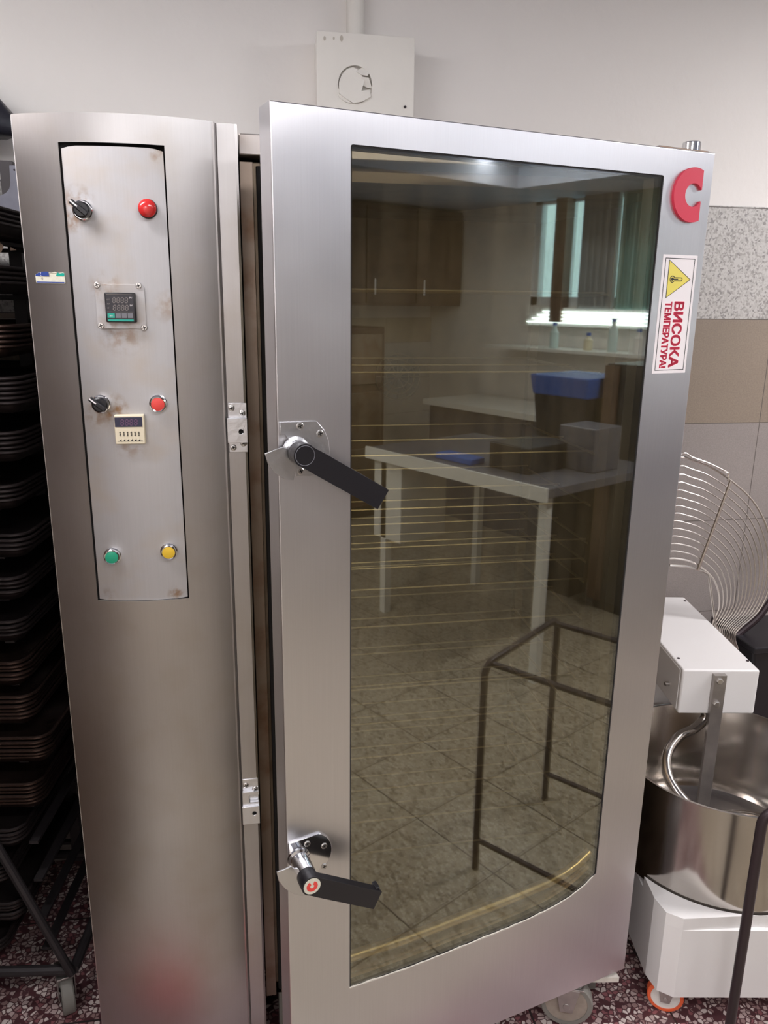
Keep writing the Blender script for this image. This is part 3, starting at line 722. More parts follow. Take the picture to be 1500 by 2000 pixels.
# emblem
ec = dr(1346, 386); ex, ez = ec[0] + .004, 1.8265
R, r = .0455, .0195
pts = arc(ex, ez, R, 66, 294, 44); cut = ex + R * math.cos(math.radians(66))
inner = arc(ex, ez, r, 335, 25, 30) if False else arc(ex, ez, r, -28, -332, 36)
inner = [q for q in inner]
emb = pts + [(cut, ez - .010)] + [(ex + r * math.cos(math.radians(-28)), ez + r * math.sin(math.radians(-28)))][:0] + inner + [(cut, ez + .010)]
part(MB().prism(emb, [], lambda a, b: (a, -.006, b), lambda a, b: (a, 0, b)), 'emblem', 'emblem', oven, matrix=DM, bevel=.0008)
# warning label, lettering turned to read downwards
s0, s1 = dr(1297, 497), dr(1338, 729)
sx0, sx1, sz1, sz0 = .7215, .8030, 1.7255, 1.5150
st = part(MB().box(sx0, sx1, -.0006, 0, sz0, sz1), 'warning_label', 'paper', oven, matrix=DM, smooth=False)
bw = .0012; i_ = .0055
child(MB().prism([(sx0 + i_, sz0 + i_), (sx1 - i_, sz0 + i_), (sx1 - i_, sz1 - i_), (sx0 + i_, sz1 - i_)], [[(sx0 + i_ + bw, sz0 + i_ + bw), (sx1 - i_ - bw, sz0 + i_ + bw), (sx1 - i_ - bw, sz1 - i_ - bw), (sx0 + i_ + bw, sz1 - i_ - bw)]], lambda a, b: (a, -.0009, b), lambda a, b: (a, -.0006, b)), 'border_line', 'ink', st, matrix=DM, smooth=False)
tri = [(.736, 1.717), (.736, 1.650), (.7915, 1.6835)]
child(MB().prism(tri, [inset(tri, .0022)], lambda a, b: (a, -.0010, b), lambda a, b: (a, -.0006, b)), 'triangle_border', 'ink', st, matrix=DM, smooth=False)
child(MB().prism(inset(tri, .0021), [], lambda a, b: (a, -.0009, b), lambda a, b: (a, -.0006, b)), 'warning_triangle', 'yellow', st, matrix=DM, smooth=False)
th_ = arc(.7475, 1.6835, .0062, 35, 325, 18) + [(.768, 1.6800)] + arc(.768, 1.6835, .0035, -90, 90, 8) + [(.7526, 1.6870)]
child(MB().prism(th_, [inset(th_, .0014)], lambda a, b: (a, -.0012, b), lambda a, b: (a, -.0008, b)).prism(arc(.7475, 1.6835, .003, 0, 350, 14), [], lambda a, b: (a, -.0012, b), lambda a, b: (a, -.0008, b)).box(.7475, .761, -.0012, -.0008, 1.6826, 1.6844), 'thermometer_symbol', 'ink', st, matrix=DM, smooth=False)
def down_text(s, u, ztop, length, cap, weight):
    # text runs down the door: baseline towards -z, letter tops towards +u
    cu_k = cap / .73
    M = Matrix.Translation((u, -.0007, ztop)) @ Matrix(((0, 1, 0, 0), (0, 0, -1, 0), (-1, 0, 0, 0), (0, 0, 0, 1)))
    return text_mesh(s, cu_k, 'lettering', 'red_ink', st, M, weight, .0002, matrix=DM, width=length)
down_text('ВИСОКА', .7595, 1.6435, .117, .0225, .0013)
down_text('ТЕМПЕРАТУРА!', .7375, 1.6435, .118, .0155, .0009)
# hinge pin cap and arm on top of the door
hp = dr(1366, 290, -.03)
part(MB().lathe(DM @ Vector((.791, .030, 1.896)), (0, 0, 1), [(0, .0135), (.004, .0135), (.0045, .0165), (.022, .0165), (.0235, .015), (.0235, 0)], n=28), 'hinge_cap', 'chrome', oven)
part(MB().box(.70, .815, .012, .05, 1.8995, 1.9045), 'hinge_arm', 'dirty', oven, matrix=DM, smooth=False, bevel=.001)

# handles
def handle(kind):
    if kind == 'upper':
        w = .052; hc = dr(596, 890, w); e0, e1 = dr(760, 957, w), dr(738, 995, w)
        pl = [(.003, 1.462), (.062, 1.461), (.074, 1.447), (.081, 1.43), (.083, 1.412), (.078, 1.394), (.066, 1.381), (.050, 1.3765), (.027, 1.377), (.026, 1.40), (.018, 1.41), (.018, 1.432), (.011, 1.443), (.003, 1.443)]
        cam_ = [dr(x, y, .018) for x, y in ((517, 886), (533, 879), (552, 873), (566, 878), (580, 900), (577, 920), (573, 938), (556, 936), (536, 924), (523, 905))]
        sc = [(586, 832), (625, 847), (587, 920)]
    else:
        w = .078; hc = dr(609, 1731, w); e0, e1 = dr(746, 1742, w), dr(730, 1776, w)
        pl = [(.003, .712)] + [(.003, .727), (.058, .731)] + arc(.040, .693, .042, 58, -88, 16) + [(.030, .655), (.010, .670), (.003, .690)]
        cam_ = [dr(x, y, .030) for x, y in ((540, 1703), (556, 1697), (568, 1691), (583, 1700), (596, 1735), (592, 1750), (575, 1746), (556, 1735), (544, 1720))]
        sc = [(600, 1648), (633, 1652), (633, 1692)]
    h = part(MB().prism(pl, [], lambda a, b: (a, -.004, b), lambda a, b: (a, 0, b)), 'door_handle', 'chrome' if kind == 'lower' else 'cast', oven, matrix=DM, bevel=.0008)
    h['label'] = kind + ' door handle mounting plate'
    for s_ in sc:
        q = dr(*s_, .004); screw(h, (q[0], -.004, q[1]), (0, -1, 0), .0058, .0016, M=DM)
    u, z = hc
    child(MB().lathe((u + .002, -.004, z), (0, -1, 0), [(0, .021), (.004, .0205), (.006, .0165), (w - .026, .0155), (w - .026, 0)]), 'spindle_collar', 'chrome' if kind == 'lower' else 'cast', h, matrix=DM)
    wc = .018 if kind == 'upper' else .030
    child(MB().prism(cam_, [], lambda a, b: (a, -wc - .0015, b), lambda a, b: (a, -wc + .0015, b)), 'latch_cam', 'cast', h, matrix=DM, bevel=.0006)
    r = .0175
    end = ((e0[0] + e1[0]) / 2, (e0[1] + e1[1]) / 2); d = Vector((end[0] - u, end[1] - z)).normalized(); nn = Vector((-d.y, d.x))
    hw = (Vector(e0) - Vector(e1)).length / 2; ang = math.degrees(math.atan2(d.y, d.x))
    head = arc(u, z, r, ang + 75, ang + 285, 20)
    lev = head + [tuple(Vector((u, z)) + d * .03 - nn * min(hw, r)), tuple(e1), tuple(e0), tuple(Vector((u, z)) + d * .03 + nn * min(hw, r))]
    lv = child(MB().prism(lev, [], lambda a, b: (a, -w, b), lambda a, b: (a, -w + .016, b)).lathe((u, -w + .016, z), (0, 1, 0), [(0, r), (.012, r * .97), (.012, 0)]), 'lever', 'black', h, matrix=DM, bevel=.0014)
    if kind == 'lower':
        child(MB().box(-.004, .004, -.006, .012, -.004, .006, Matrix.Translation((e0[0] - .006, -w + .010, e0[1] + .002))), 'lever_stub', 'black', h, matrix=DM, bevel=.0012)
        child(MB().lathe((u + .0005, -w, z), (0, -1, 0), [(0, .0150), (.0006, .0150), (.0006, 0)]), 'handle_badge', 'label', h, matrix=DM)
        child(MB().prism(arc(u + .0005, z, .0098, 115, 425, 24) + arc(u + .0005, z, .0035, 425, 115, 16), [], lambda a, b: (a, -w - .0010, b), lambda a, b: (a, -w - .0005, b)), 'badge_ring', 'red_btn', h, matrix=DM, smooth=False)
    else:
        child(MB().tube([(u + .0148 * math.cos(t), -w - .0002, z + .0148 * math.sin(t)) for t in [2 * math.pi * i / 30 for i in range(30)]], .0005, 5, closed=True), 'cap_groove', 'greykey', h, matrix=DM)
handle('upper'); handle('lower')

# ------------------------------------------------------------------ wire trolley inside the oven
tr = thing('wire_shelf_trolley', 'wheeled wire shelf trolley standing inside the glass door oven', 'trolley', (.44, 1.75, 0))
tx0, tx1, ty0, ty1 = .095, .760, 1.56, 2.0
for x in (tx0, tx1):
    for y in (ty0, ty1): part(MB().box(x - .011, x + .011, y - .011, y + .011, .125, 1.80), 'upright', 'chamber', tr, smooth=False, bevel=.001)
for z in (.372, .458, .543, .628, .714, .80, .95, 1.037, 1.085, 1.13, 1.215, 1.33, 1.50, 1.66):
    mb = MB()
    for y in (ty0 + .02, ty0 + .2, ty1 - .02): mb.cyl((tx0, y, z), (tx1, y, z), .0022, n=8)
    for x in (tx0 + .01, tx1 - .01): mb.cyl((x, ty0, z - .004), (x, ty1, z - .004), .003, n=8)
    part(mb, 'wire_shelf', 'wire2', tr)
mb = MB().box(tx0 - .012, tx1 + .012, ty0 - .012, ty0 + .012, .105, .13).box(tx0 - .012, tx1 + .012, ty1 - .012, ty1 + .012, .105, .13).box(tx0 - .012, tx0 + .012, ty0, ty1, .105, .13).box(tx1 - .012, tx1 + .012, ty0, ty1, .105, .13)
part(mb, 'base_frame', 'bar', tr, smooth=False)
a, b_ = on_z(1125, 1917, .118), on_z(1210, 1909, .118)
part(MB().prism([(.56, 1.43), (a.x, a.y + .01), (b_.x, b_.y), (b_.x, b_.y + .02), (.70, ty0 - .01), (.56, ty0 - .01)], [], lambda a, b: (a, b, .118), lambda a, b: (a, b, .104)), 'guide_bar', 'silicone', tr, smooth=False, bevel=.0015)
def castor(parent, c, r, wd, ax, tyre, hub, top, tilt=0, name='castor'):
    c = Vector(c); ax = Vector(ax).normalized()
    w_ = part(MB().lathe(c - ax * wd / 2, ax, [(0, r * .80), (0, r * .95), (wd * .12, r), (wd * .88, r), (wd, r * .95), (wd, r * .80), (wd * .5, r * .79)], n=36, caps=False), name, tyre, parent)
    child(MB().lathe(c - ax * wd * .42, ax, [(-.003, 0), (-.003, r * .22), (.001, r * .25), (.0, r * .82), (wd * .84, r * .82), (wd * .84 - .001, r * .25), (wd * .84 + .003, r * .22), (wd * .84 + .003, 0)], n=36), 'wheel_hub', hub, w_)
    mb = MB(); side = ax * (wd / 2 + .003); fw = Vector((-ax.y, ax.x, 0))
    for s in (-1, 1):
        p = c + side * s; q = Vector((p.x, p.y, top))
        mb.loft([[p - fw * r * .24 - Vector((0, 0, r * .26)), p + fw * r * .24 - Vector((0, 0, r * .26)), q + fw * r * .45, q - fw * r * .45], [v + ax * s * .003 for v in (p - fw * r * .24 - Vector((0, 0, r * .26)), p + fw * r * .24 - Vector((0, 0, r * .26)), q + fw * r * .45, q - fw * r * .45)]])
    mb.loft([[Vector((c.x, c.y, top)) + side * a_ * 1.15 + fw * b_ * r * .6 for a_, b_ in ((-1, -1), (1, -1), (1, 1), (-1, 1))], [Vector((c.x, c.y, top + .004)) + side * a_ * 1.15 + fw * b_ * r * .6 for a_, b_ in ((-1, -1), (1, -1), (1, 1), (-1, 1))]])
    mb.cyl(c - side * 1.25, c + side * 1.25, r * .14, n=12)
    child(mb, 'castor_fork', 'bar', w_, bevel=.0006)
    return w_
fc_ = on_z(1107, 1957, .058)
castor(tr, (fc_.x, 1.388, .0605), .0605, .030, (-.35, -.94, 0), 'rubber', 'wheel', .104 + .004)
castor(tr, (.16, 1.46, .060), .060, .030, (-.2, -.97, 0), 'rubber', 'wheel', .104)
castor(tr, (.16, 1.95, .060), .060, .030, (-.2, -.97, 0), 'rubber', 'wheel', .104)
castor(tr, (.70, 1.95, .060), .060, .030, (-.2, -.97, 0), 'rubber', 'wheel', .104)

# ------------------------------------------------------------------ junction box and conduit on the wall
jb = thing('junction_box', 'cream square junction box with a plastered round knockout on the upper wall', 'junction box', (.33, 2.14, 2.1))
Yj = 2.085
J = [on_y(x, y, Yj) for x, y in ((622, 57), (812, 78), (806, 225), (615, 200))]
jx0, jx1, jz1 = (J[0].x + J[3].x) / 2 + .0, (J[1].x + J[2].x) / 2, (J[0].z + J[1].z) / 2 + .001
jz0 = jz1 - .235
part(MB().box(jx0 + .004, jx1 - .004, Yj + .012, Y1, jz0 + .004, jz1 - .004), 'box_body', 'boxpaint', jb, smooth=False, bevel=.003)
k_ = on_y(694, 165, Yj); kr = .0415
ko = arc(k_.x, k_.z, kr, 0, 350, 34)
lid = part(MB().prism([(jx0, jz0), (jx1, jz0), (jx1, jz1), (jx0, jz1)], [ko], lambda a, b: (a, Yj, b), lambda a, b: (a, Yj + .012, b)), 'box_lid', 'boxpaint', jb, smooth=False, bevel=.0012)
child(MB().lathe((k_.x, Yj + .010, k_.z), (0, -1, 0), [(-.004, kr * .99), (-.003, kr * .97), (-.003, 0)]), 'knockout_disc', 'boxpaint', lid)
def shard(pts, y, t, dz=0):
    mb = MB(); P = [on_y(x, y_, Yj) for x, y_ in pts]
    mb.prism([(p.x, p.z) for p in P], [], lambda a, b: (a, y + dz * (b - P[0].z), b), lambda a, b: (a, y + t + dz * (b - P[0].z), b)); return mb
for sh, y, t, dz in ((((678, 134), (690, 130), (704, 140), (712, 158), (706, 178), (722, 176), (724, 190), (708, 199), (690, 203), (673, 192), (662, 183), (662, 160), (668, 145)), Yj + .001, .009, .10),
                     (((706, 150), (720, 152), (728, 172), (716, 170), (705, 164)), Yj - .003, .004, -.35),
                     (((695, 140), (708, 130), (721, 143), (718, 149), (706, 147)), Yj - .001, .005, .4),
                     (((658, 180), (668, 178), (680, 196), (688, 203), (676, 200), (664, 192)), Yj + .0005, .004, .2)):
    child(shard(sh, y, t, dz), 'plaster_flake', 'boxpaint', lid, bevel=.0008)
q = on_y(791, 209, Yj); screw(lid, (q.x, Yj, q.z), (0, -1, 0), .0035, .003, mat='tube')
mb = MB()
for zx, wd in ((634, .003), (652, .0022), (667, .004)):
    q = on_y(zx, 75, Yj); mb.prism(arc(q.x, q.z, wd, 0, 330, 10, wd * 1.7), [], lambda a, b: (a, Yj - .0004, b), lambda a, b: (a, Yj, b))
child(mb, 'worn_mark', 'worn', lid, smooth=False)
cq0, cq1 = on_y(680, 40, Y1 - .03), on_y(712, 40, Y1 - .03)
tag(MB().prism(arc((cq0.x + cq1.x) / 2, Y1 - .018, (cq1.x - cq0.x) / 2, 180, 360, 14, .022) + [(cq1.x, Y1 - .001), (cq0.x, Y1 - .001)], [], lambda a, b: (a, b, jz1 + .004), lambda a, b: (a, b, CEIL)).build('cable_conduit', 'boxpaint'), 'cream cable conduit running up the wall from the square junction box', 'conduit')

# ------------------------------------------------------------------ spiral dough mixer
MA = math.radians(9.8)
ML = Vector((1.173, 1.577, 0))     # bowl axis
MM = Matrix.Translation(ML) @ Matrix.Rotation(-MA, 4, 'Z')
mix = thing('dough_mixer', 'white spiral dough mixer with steel bowl and raised wire guard beside the oven', 'dough mixer', ML)
def ml(p): return MM.inverted() @ Vector(p)
fl_ = ml(on_z(1303, 1948, .078)); bx_l, by_f = fl_.x - .03, fl_.y
bx_r = -bx_l
ch = .045
base = [(bx_l, by_f + ch + .02), (bx_l + .012, by_f + .02), (bx_l + ch, by_f), (bx_r - ch, by_f), (bx_r - .012, by_f + .02), (bx_r, by_f + ch + .02), (bx_r, .50), (bx_l, .50)]
BZT = .298
mb = MB().prism(base, [], lambda a, b: (a, b, .078), lambda a, b: (a, b, .266))
cr_ = .264; xa = math.sqrt(max(cr_ ** 2 - by_f ** 2, 0)); ys = math.sqrt(max(cr_ ** 2 - bx_l ** 2, 1e-6))
for sg in (1, -1):
    a0, a1 = math.degrees(math.atan2(by_f, -xa)), math.degrees(math.atan2(-ys, bx_l))
    corner = arc(0, 0, cr_, a0, a1, 16) + [(bx_l, by_f + ch + .02), (bx_l + .012, by_f + .02), (bx_l + ch, by_f)]
    if sg < 0: corner = [(-x, y) for x, y in corner][::-1]
    mb.prism(corner, [], lambda a, b: (a, b, .2655), lambda a, b: (a, b, BZT))

part(mb, 'base', 'white', mix, matrix=MM, smooth=False)
part(MB().box(-.12, .12, .30, .50, BZT, .70), 'column', 'white', mix, matrix=MM, smooth=False, bevel=.006)
HZ = .755
hf = ml(on_z(1333, 1307, HZ)); hr = ml(on_z(1486, 1310, HZ)); hb = ml(on_z(1335, 1164, HZ))
hb2 = ml(on_y(1320, 1393, (MM @ Vector((hf.x, hf.y, 0))).y)).z
hx_0, hx_1, hy0, hy1 = hf.x, hr.x, (hf.y + hr.y) / 2, min(hb.y, .56)
head = part(MB().box(hx_0, hx_1, hy0, hy1 - .005, hb2, HZ), 'head', 'white', mix, matrix=MM, smooth=False, bevel=.005, seg=3)
child(MB().box(hx_0 - .0015, hx_0 + .002, hy0 + .012, hy1 - .03, hb2 + .006, HZ - .006), 'side_cover', 'white', head, matrix=MM, smooth=False, bevel=.002)
for sx, sy in ((1325, 1286), (1460, 1291), (1338, 1174)):
    q = ml(on_z(sx, sy, HZ)); child(MB().lathe((q.x, q.y, HZ - .001), (0, 0, 1), [(0, .004), (.003, .0035), (.003, 0)], n=12), 'head_screw', 'tube', head, matrix=MM)
q = on_z(1300, 1344, .68); q = ml(q); child(MB().lathe((hx_0, hy0 + .07, .68), (-1, 0, 0), [(0, .006), (.012, .006), (.014, .004), (.014, 0)], n=14), 'side_knob', 'bar', head, matrix=MM)
# bowl
BR, BZ0, BZ1 = .260, .270, .550
part(MB().lathe((0, 0, BZ0), (0, 0, 1), [(.0, 0), (0, BR - .03), (.004, BR - .012), (.012, BR - .003), (.03, BR), (BZ1 - BZ0 - .004, BR), (BZ1 - BZ0, BR + .001), (BZ1 - BZ0 + .001, BR - .003), (BZ1 - BZ0 - .004, BR - .006), (.05, BR - .006), (.025, BR - .02), (.012, BR - .05), (.010, 0)], n=96), 'bowl', 'bowl', mix, matrix=MM)
# breaker bar with two bolts
bt, bb = ml(on_y(1407, 1318, (MM @ Vector((0, hy0 - .006, 0))).y)), 0
bar = part(MB().box(bt.x - .016, bt.x + .016, hy0 - .014, hy0 - .002, .30, bt.z).box(bt.x - .016, bt.x + .016, hy0 - .002, hy0 + .002, .66, bt.z), 'breaker_bar', 'bar', mix, matrix=MM, smooth=False, bevel=.0012)
for yy in (1333, 1378):
    q = ml(on_y(1408 if yy < 1350 else 1402, yy, (MM @ Vector((0, hy0 - .02, 0))).y))
    child(MB().lathe((q.x, hy0 - .014, q.z), (0, -1, 0), [(0, .0085), (.006, .0085), (.007, .007), (.007, 0)], n=6), 'bolt', 'screw', bar, matrix=MM, smooth=False)
# spiral hook
mb = MB(); pts = []
ctl = [(-.02, .09, .66), (-.02, .09, .60), (-.05, .075, .575), (-.10, .05, .565), (-.145, .0, .545), (-.155, -.05, .51), (-.125, -.105, .475), (-.07, -.14, .445), (0, -.145, .42), (.09, -.13, .39), (.15, -.06, .365), (.13, .03, .34), (.04, .07, .32), (-.06, .05, .305), (-.10, -.02, .30)]
def crom(P, n=8):
    out = []; P = [Vector(p) for p in P]; P = [P[0]] + P + [P[-1]]
    for i in range(1, len(P) - 2):
        for k in range(n):
            t = k / n; a, b, c, d = P[i - 1:i + 3]
            out.append(.5 * ((2 * b) + (c - a) * t + (2 * a - 5 * b + 4 * c - d) * t * t + (3 * b - a - 3 * c + d) * t ** 3))
    out.append(P[-2]); return out
part(MB().tube(crom(ctl), .0125, 14), 'spiral_hook', 'bowl', mix, matrix=MM)
# castors under the base
for cx_, cy_ in ((bx_l + .045, by_f + .045), (bx_r - .045, by_f + .045), (bx_l + .05, .42), (bx_r - .05, .42)):
    c = MM @ Vector((cx_, cy_, .042)); a = math.radians(-30)
    castor(mix, c, .042, .024, (-.45, -.89, 0), 'orange', 'whitewheel', .074)
# raised wire guard: nested hoops gathered at a hinge bar
GY = 1.92
outer_g = [(1320, 893), (1352, 899), (1385, 911), (1427, 938), (1470, 978), (1498, 1030), (1509, 1085), (1503, 1145), (1480, 1195), (1437, 1236), (1441, 1268)]
inner_g = [(1320, 1090), (1335, 1093), (1352, 1098), (1372, 1110), (1391, 1128), (1401, 1148), (1405, 1168), (1404, 1188), (1398, 1203), (1391, 1222), (1396, 1245)]
mirx = on_y(1322, 1000, GY).x
GP = MM
gd = None
for k in range(14):
    f = k / 13; f2 = f ** .95
    P = []
    for (a, b), (c, d) in zip(outer_g, inner_g):
        w3 = on_y(a + (c - a) * f2, b + (d - b) * f2, GY); P.append(w3)
    P[0].x = mirx; P = [P[0]] + [p for p in P[1:] if p.x > mirx + .012]
    left = [Vector((2 * mirx - p.x, p.y, p.z)) for p in P]
    pts = crom(left[::-1] + P[1:], 5)
    part(MB().tube(pts, .0028 if k in (0, 13) else .0019, 6), 'guard_wire', 'wire', mix)
a, b_ = on_y(1427, 940, GY - .02), on_y(1363, 1113, GY - .004)
for s in (1, -1):
    p, q = Vector(a), Vector(b_)
    if s < 0: p.x = 2 * mirx - p.x; q.x = 2 * mirx - q.x
    part(MB().cyl(p, q, .0042, n=8), 'guard_spoke', 'wire', mix)
P = [on_y(x, y, GY - .006) for x, y in ((1326, 885), (1352, 893), (1385, 905), (1418, 921), (1423, 926), (1422, 940))]
P[0].x = mirx
part(MB().tube(crom([Vector((2 * mirx - p.x, p.y, p.z)) for p in P][::-1] + P[1:], 5), .0024, 6), 'guard_grip', 'wire', mix)
P = [on_y(x, y, GY) for x, y in ((1308, 1104), (1340, 1106), (1372, 1115), (1384, 1122), (1398, 1225), (1402, 1245))]
part(MB().tube(P, .0034, 8), 'guard_lower_wire', 'wire', mix)
a, b_ = on_y(1392, 1205, GY + .01), on_y(1440, 1262, GY + .01)
part(MB().loft([[a, b_, b_ + Vector((0, 0, -.06)), a + Vector((0, 0, -.06))], [v + Vector((0, .006, 0)) for v in (a, b_, b_ + Vector((0, 0, -.06)), a + Vector((0, 0, -.06)))]]), 'guard_bracket', 'tube', mix, smooth=False)

# cable and dark bin behind the mixer
P = crom([(1.42, 2.0, .62), (1.50, 2.02, .665), (1.56, 2.02, .72), (1.61, 2.03, .80), (1.66, 2.06, .92), (1.70, 2.10, 1.05)])
tag(MB().tube(P, .010, 10).build('power_cable', 'tube'), 'thick black cable curving up the wall behind the white mixer', 'cable')
bn = thing('plastic_bin', 'black plastic bin in the corner behind the white dough mixer', 'bin', (1.71, 2.03, 0))
part(MB().loft([[Vector((1.71 + sx * w_, 2.03 + sy * .10, z)) for sx, sy in ((-1, -1), (1, -1), (1, 1), (-1, 1))] for z, w_ in ((0, .17), (.64, .225))]), 'bin_body', 'black', bn, smooth=False, bevel=.008)
part(MB().box(1.475, 1.945, 1.915, 2.145, .64, .66), 'bin_rim', 'black', bn, smooth=False, bevel=.004)

# ------------------------------------------------------------------ dark tube stand in front of the mixer
sd = thing('tube_stand', 'low dark brown metal tube stand with bent corners in front of the mixer', 'stand', (1.13, .96, 0))
def bent(y, xa, xb, ztop, r=.035):
    pts = [(xa, y, 0)]
    for a in range(0, 91, 15): t = math.radians(a); pts.append((xa + r - r * math.cos(t), y, ztop - r + r * math.sin(t)))
    for a in range(0, 91, 15): t = math.radians(a); pts.append((xb - r + r * math.sin(t), y, ztop - r + r * math.cos(t)))
    pts.append((xb, y, 0)); return MB().tube(pts, .0105, 14)
SA, SB, SC, SD = Vector((.93, .83, 0)), Vector((1.005, 1.21, 0)), Vector((1.36, .74, 0)), Vector((1.435, 1.12, 0)); ZS = .665
def bent2(p, q, ztop, r=.035):
    d = (q - p).normalized(); pts = [p.copy()]
    for a in range(0, 91, 15): t = math.radians(a); pts.append(p + d * (r - r * math.cos(t)) + Vector((0, 0, ztop - r + r * math.sin(t))))
    for a in range(0, 91, 15): t = math.radians(a); pts.append(q - d * (r - r * math.sin(t)) + Vector((0, 0, ztop - r + r * math.cos(t))))
    pts.append(q.copy()); return MB().tube(pts, .0105, 14)
part(bent2(SB, SD, ZS), 'bent_leg_frame', 'tube', sd)
part(bent2(SA, SC, ZS), 'bent_leg_frame', 'tube', sd)
for p, q in ((SA, SB), (SC, SD)):
    d = (SC - SA).normalized() * (.03 if p is SA else -.03)
    part(MB().cyl(p + d + Vector((0, 0, ZS - .006)), q + d + Vector((0, 0, ZS - .006)), .009, n=12), 'top_rail', 'tube', sd)
    part(MB().cyl(p + Vector((0, 0, .10)), q + Vector((0, 0, .10)), .008, n=12), 'lower_rail', 'tube', sd)
# ------------------------------------------------------------------ tray rack on the left
YR = math.radians(7.73)
RM = Matrix.Translation((-.453, 1.60, 0)) @ Matrix.Rotation(-YR, 4, 'Z')   # local origin: front right corner of the trays
rk = thing('tray_rack', 'dark steel rack full of stacked baking trays left of the oven', 'rack', (-.80, 1.85, 0))
TW, TD = .60, .42
def tray_mesh(mat):
    mb = MB(); r0 = .035
    prof = [(.0, -.004), (-.002, -.001), (-.0015, .002), (.002, .0035), (.006, .002), (.008, -.004), (.016, -.019), (.0175, -.019), (.009, -.006), (.004, -.004)]
    rings = []
    for off, z in prof[:7]:
        rings.append([Vector((x, y, z)) for x, y in rrect(-TW + off, -off, off, TD - off, max(r0 - off, .005), 7)])
    mb.loft(rings, caps=False)
    mb._f([mb.bm.verts.new(p) for p in rings[-1]])
    rings2 = [[p + Vector((0, 0, -.0012)) for p in r] for r in rings[-1:]]
    return mb
def ordinal(n): return ['top', 'second from top', 'third from top', 'fourth from top', 'fifth from top', 'lowest'][n]
levels = [(.571, 6, .000), (.683, 6, .028), (.778, 6, .004), (.868, 5, .0), (.965, 4, .0), (1.06, 4, .012), (1.15, 4, .03), (1.25, 4, .02), (1.345, 5, .035), (1.44, 6, .045), (1.545, 5, .04), (1.66, 4, .03), (1.765, 4, .03), (.475, 4, -.05), (.375, 4, -.09), (.275, 5, -.07), (.185, 3, -.12)]  # stacks from the second highest on are added to darken the rack
names = ['lowest', 'second lowest', 'third lowest', 'fourth lowest', 'fifth lowest', 'sixth lowest', 'seventh lowest', 'sixth highest', 'fifth highest', 'fourth highest', 'third highest', 'added second highest', 'added highest', 'uppermost added set back', 'second added set back', 'third added set back', 'added floor level']
protos = {}
for mt in ('tray', 'tray2'):
    o = tray_mesh(mt).build('baking_tray', mt); sm = o.modifiers.new('thick', 'SOLIDIFY'); sm.thickness = .0012; sm.offset = -1; protos[mt] = o
used = {'tray': False, 'tray2': False}
for li, (z, n, dx) in enumerate(levels):
    mt = 'tray' if li in (0, 1, 2, 3, 10) else 'tray2'
    for k in range(n):
        if not used[mt]: o = protos[mt]; used[mt] = True
        else: o = protos[mt].copy(); COL.objects.link(o)
        tilt = math.radians(random.uniform(-.6, .6) + (4 if li in (7, 8) else 0) * 0)
        o.matrix_world = RM @ Matrix.Translation((dx + random.uniform(-.002, .002), random.uniform(-.004, .004), z + .003 + k * .0092)) @ Matrix.Rotation(math.radians(random.uniform(-.5, .5)), 4, 'Z')
        word = ordinal(n - 1 - k) if k else 'bottom'
        o['label'] = f'dark oven tray, {word} in the {names[li]} stack on the rack'; o['category'] = 'baking tray'; o['group'] = 'stacked oven trays on the rack'
# rack frame
px_ = MB()
ps = on_y(62, 850, 2.0)
rearx = ps.x
def post(x, y): part(MB().box(x - .014, x + .014, y - .012, y + .012, .10, 1.93), 'upright', 'rackm', rk, smooth=False, bevel=.001)
post(rearx, 2.03); post(-1.15, 2.08); post(-1.16, 1.60)
sup = [z for z, n, dx in levels]
for z in sup:
    A0 = RM @ Vector((.0 - .02, .02, 0)); 
    mb = MB().box(-.05, -.03, .03, TD + .0, z - .026, z - .019, RM).box(-.575, -.555, .03, TD, z - .026, z - .019, RM).box(-.60, .02, TD - .012, TD + .002, z - .030, z - .021, RM)
    part(mb, 'tray_support', 'rackm', rk, smooth=False)
mb = MB(); mb.cyl(RM @ Vector((.03, .0, .13)), RM @ Vector((-.66, .0, .13)), .012, n=10); mb.cyl(RM @ Vector((.03, .40, .13)), RM @ Vector((-.66, .40, .13)), .012, n=10)
mb.cyl(RM @ Vector((.03, .0, .13)), RM @ Vector((.03, .40, .13)), .012, n=10); mb.cyl(RM @ Vector((-.66, .0, .13)), RM @ Vector((-.66, .40, .13)), .012, n=10)
mb.cyl(RM @ Vector((.03, -.012, .13)), RM @ Vector((-.12, -.012, .53)), .010, n=10)
part(mb, 'base_frame', 'rackm', rk)
for x, y in ((0, .02), (0, .38), (-.62, .02), (-.62, .38)):
    c = RM @ Vector((x, y, .05)); castor(rk, c, .05, .028, (-.9, -.3, 0), 'rubber', 'rackm', .11)
# corner plate with concave edge
Yg = 1.99
g = [on_y(x, y, Yg) for x, y in ((18, 323), (36, 323), (47, 456), (38, 452), (0, 402), (-60, 330), (-60, 372), (-25, 385), (0, 382), (11, 377), (18, 368), (20, 358))]
gp = part(MB().prism([(p.x, p.z) for p in g], [], lambda a, b: (a, Yg, b), lambda a, b: (a, Yg + .006, b)), 'corner_plate', 'gusset', rk, smooth=False, bevel=.0008)
for hx_, hy_ in ((28, 332), (36, 422), (29, 430)):
    q = on_y(hx_, hy_, Yg); child(MB().cyl((q.x, Yg - .0006, q.z), (q.x, Yg, q.z), .0022, n=10), 'bolt_hole', 'gap', gp)
g = [on_y(x, y, Yg - .01) for x, y in ((-40, 362), (0, 408), (34, 454), (30, 456), (0, 418), (-40, 374))]
part(MB().prism([(p.x, p.z) for p in g], [], lambda a, b: (a, Yg - .012, b), lambda a, b: (a, Yg - .004, b)), 'brace_edge', 'bar', rk, smooth=False)
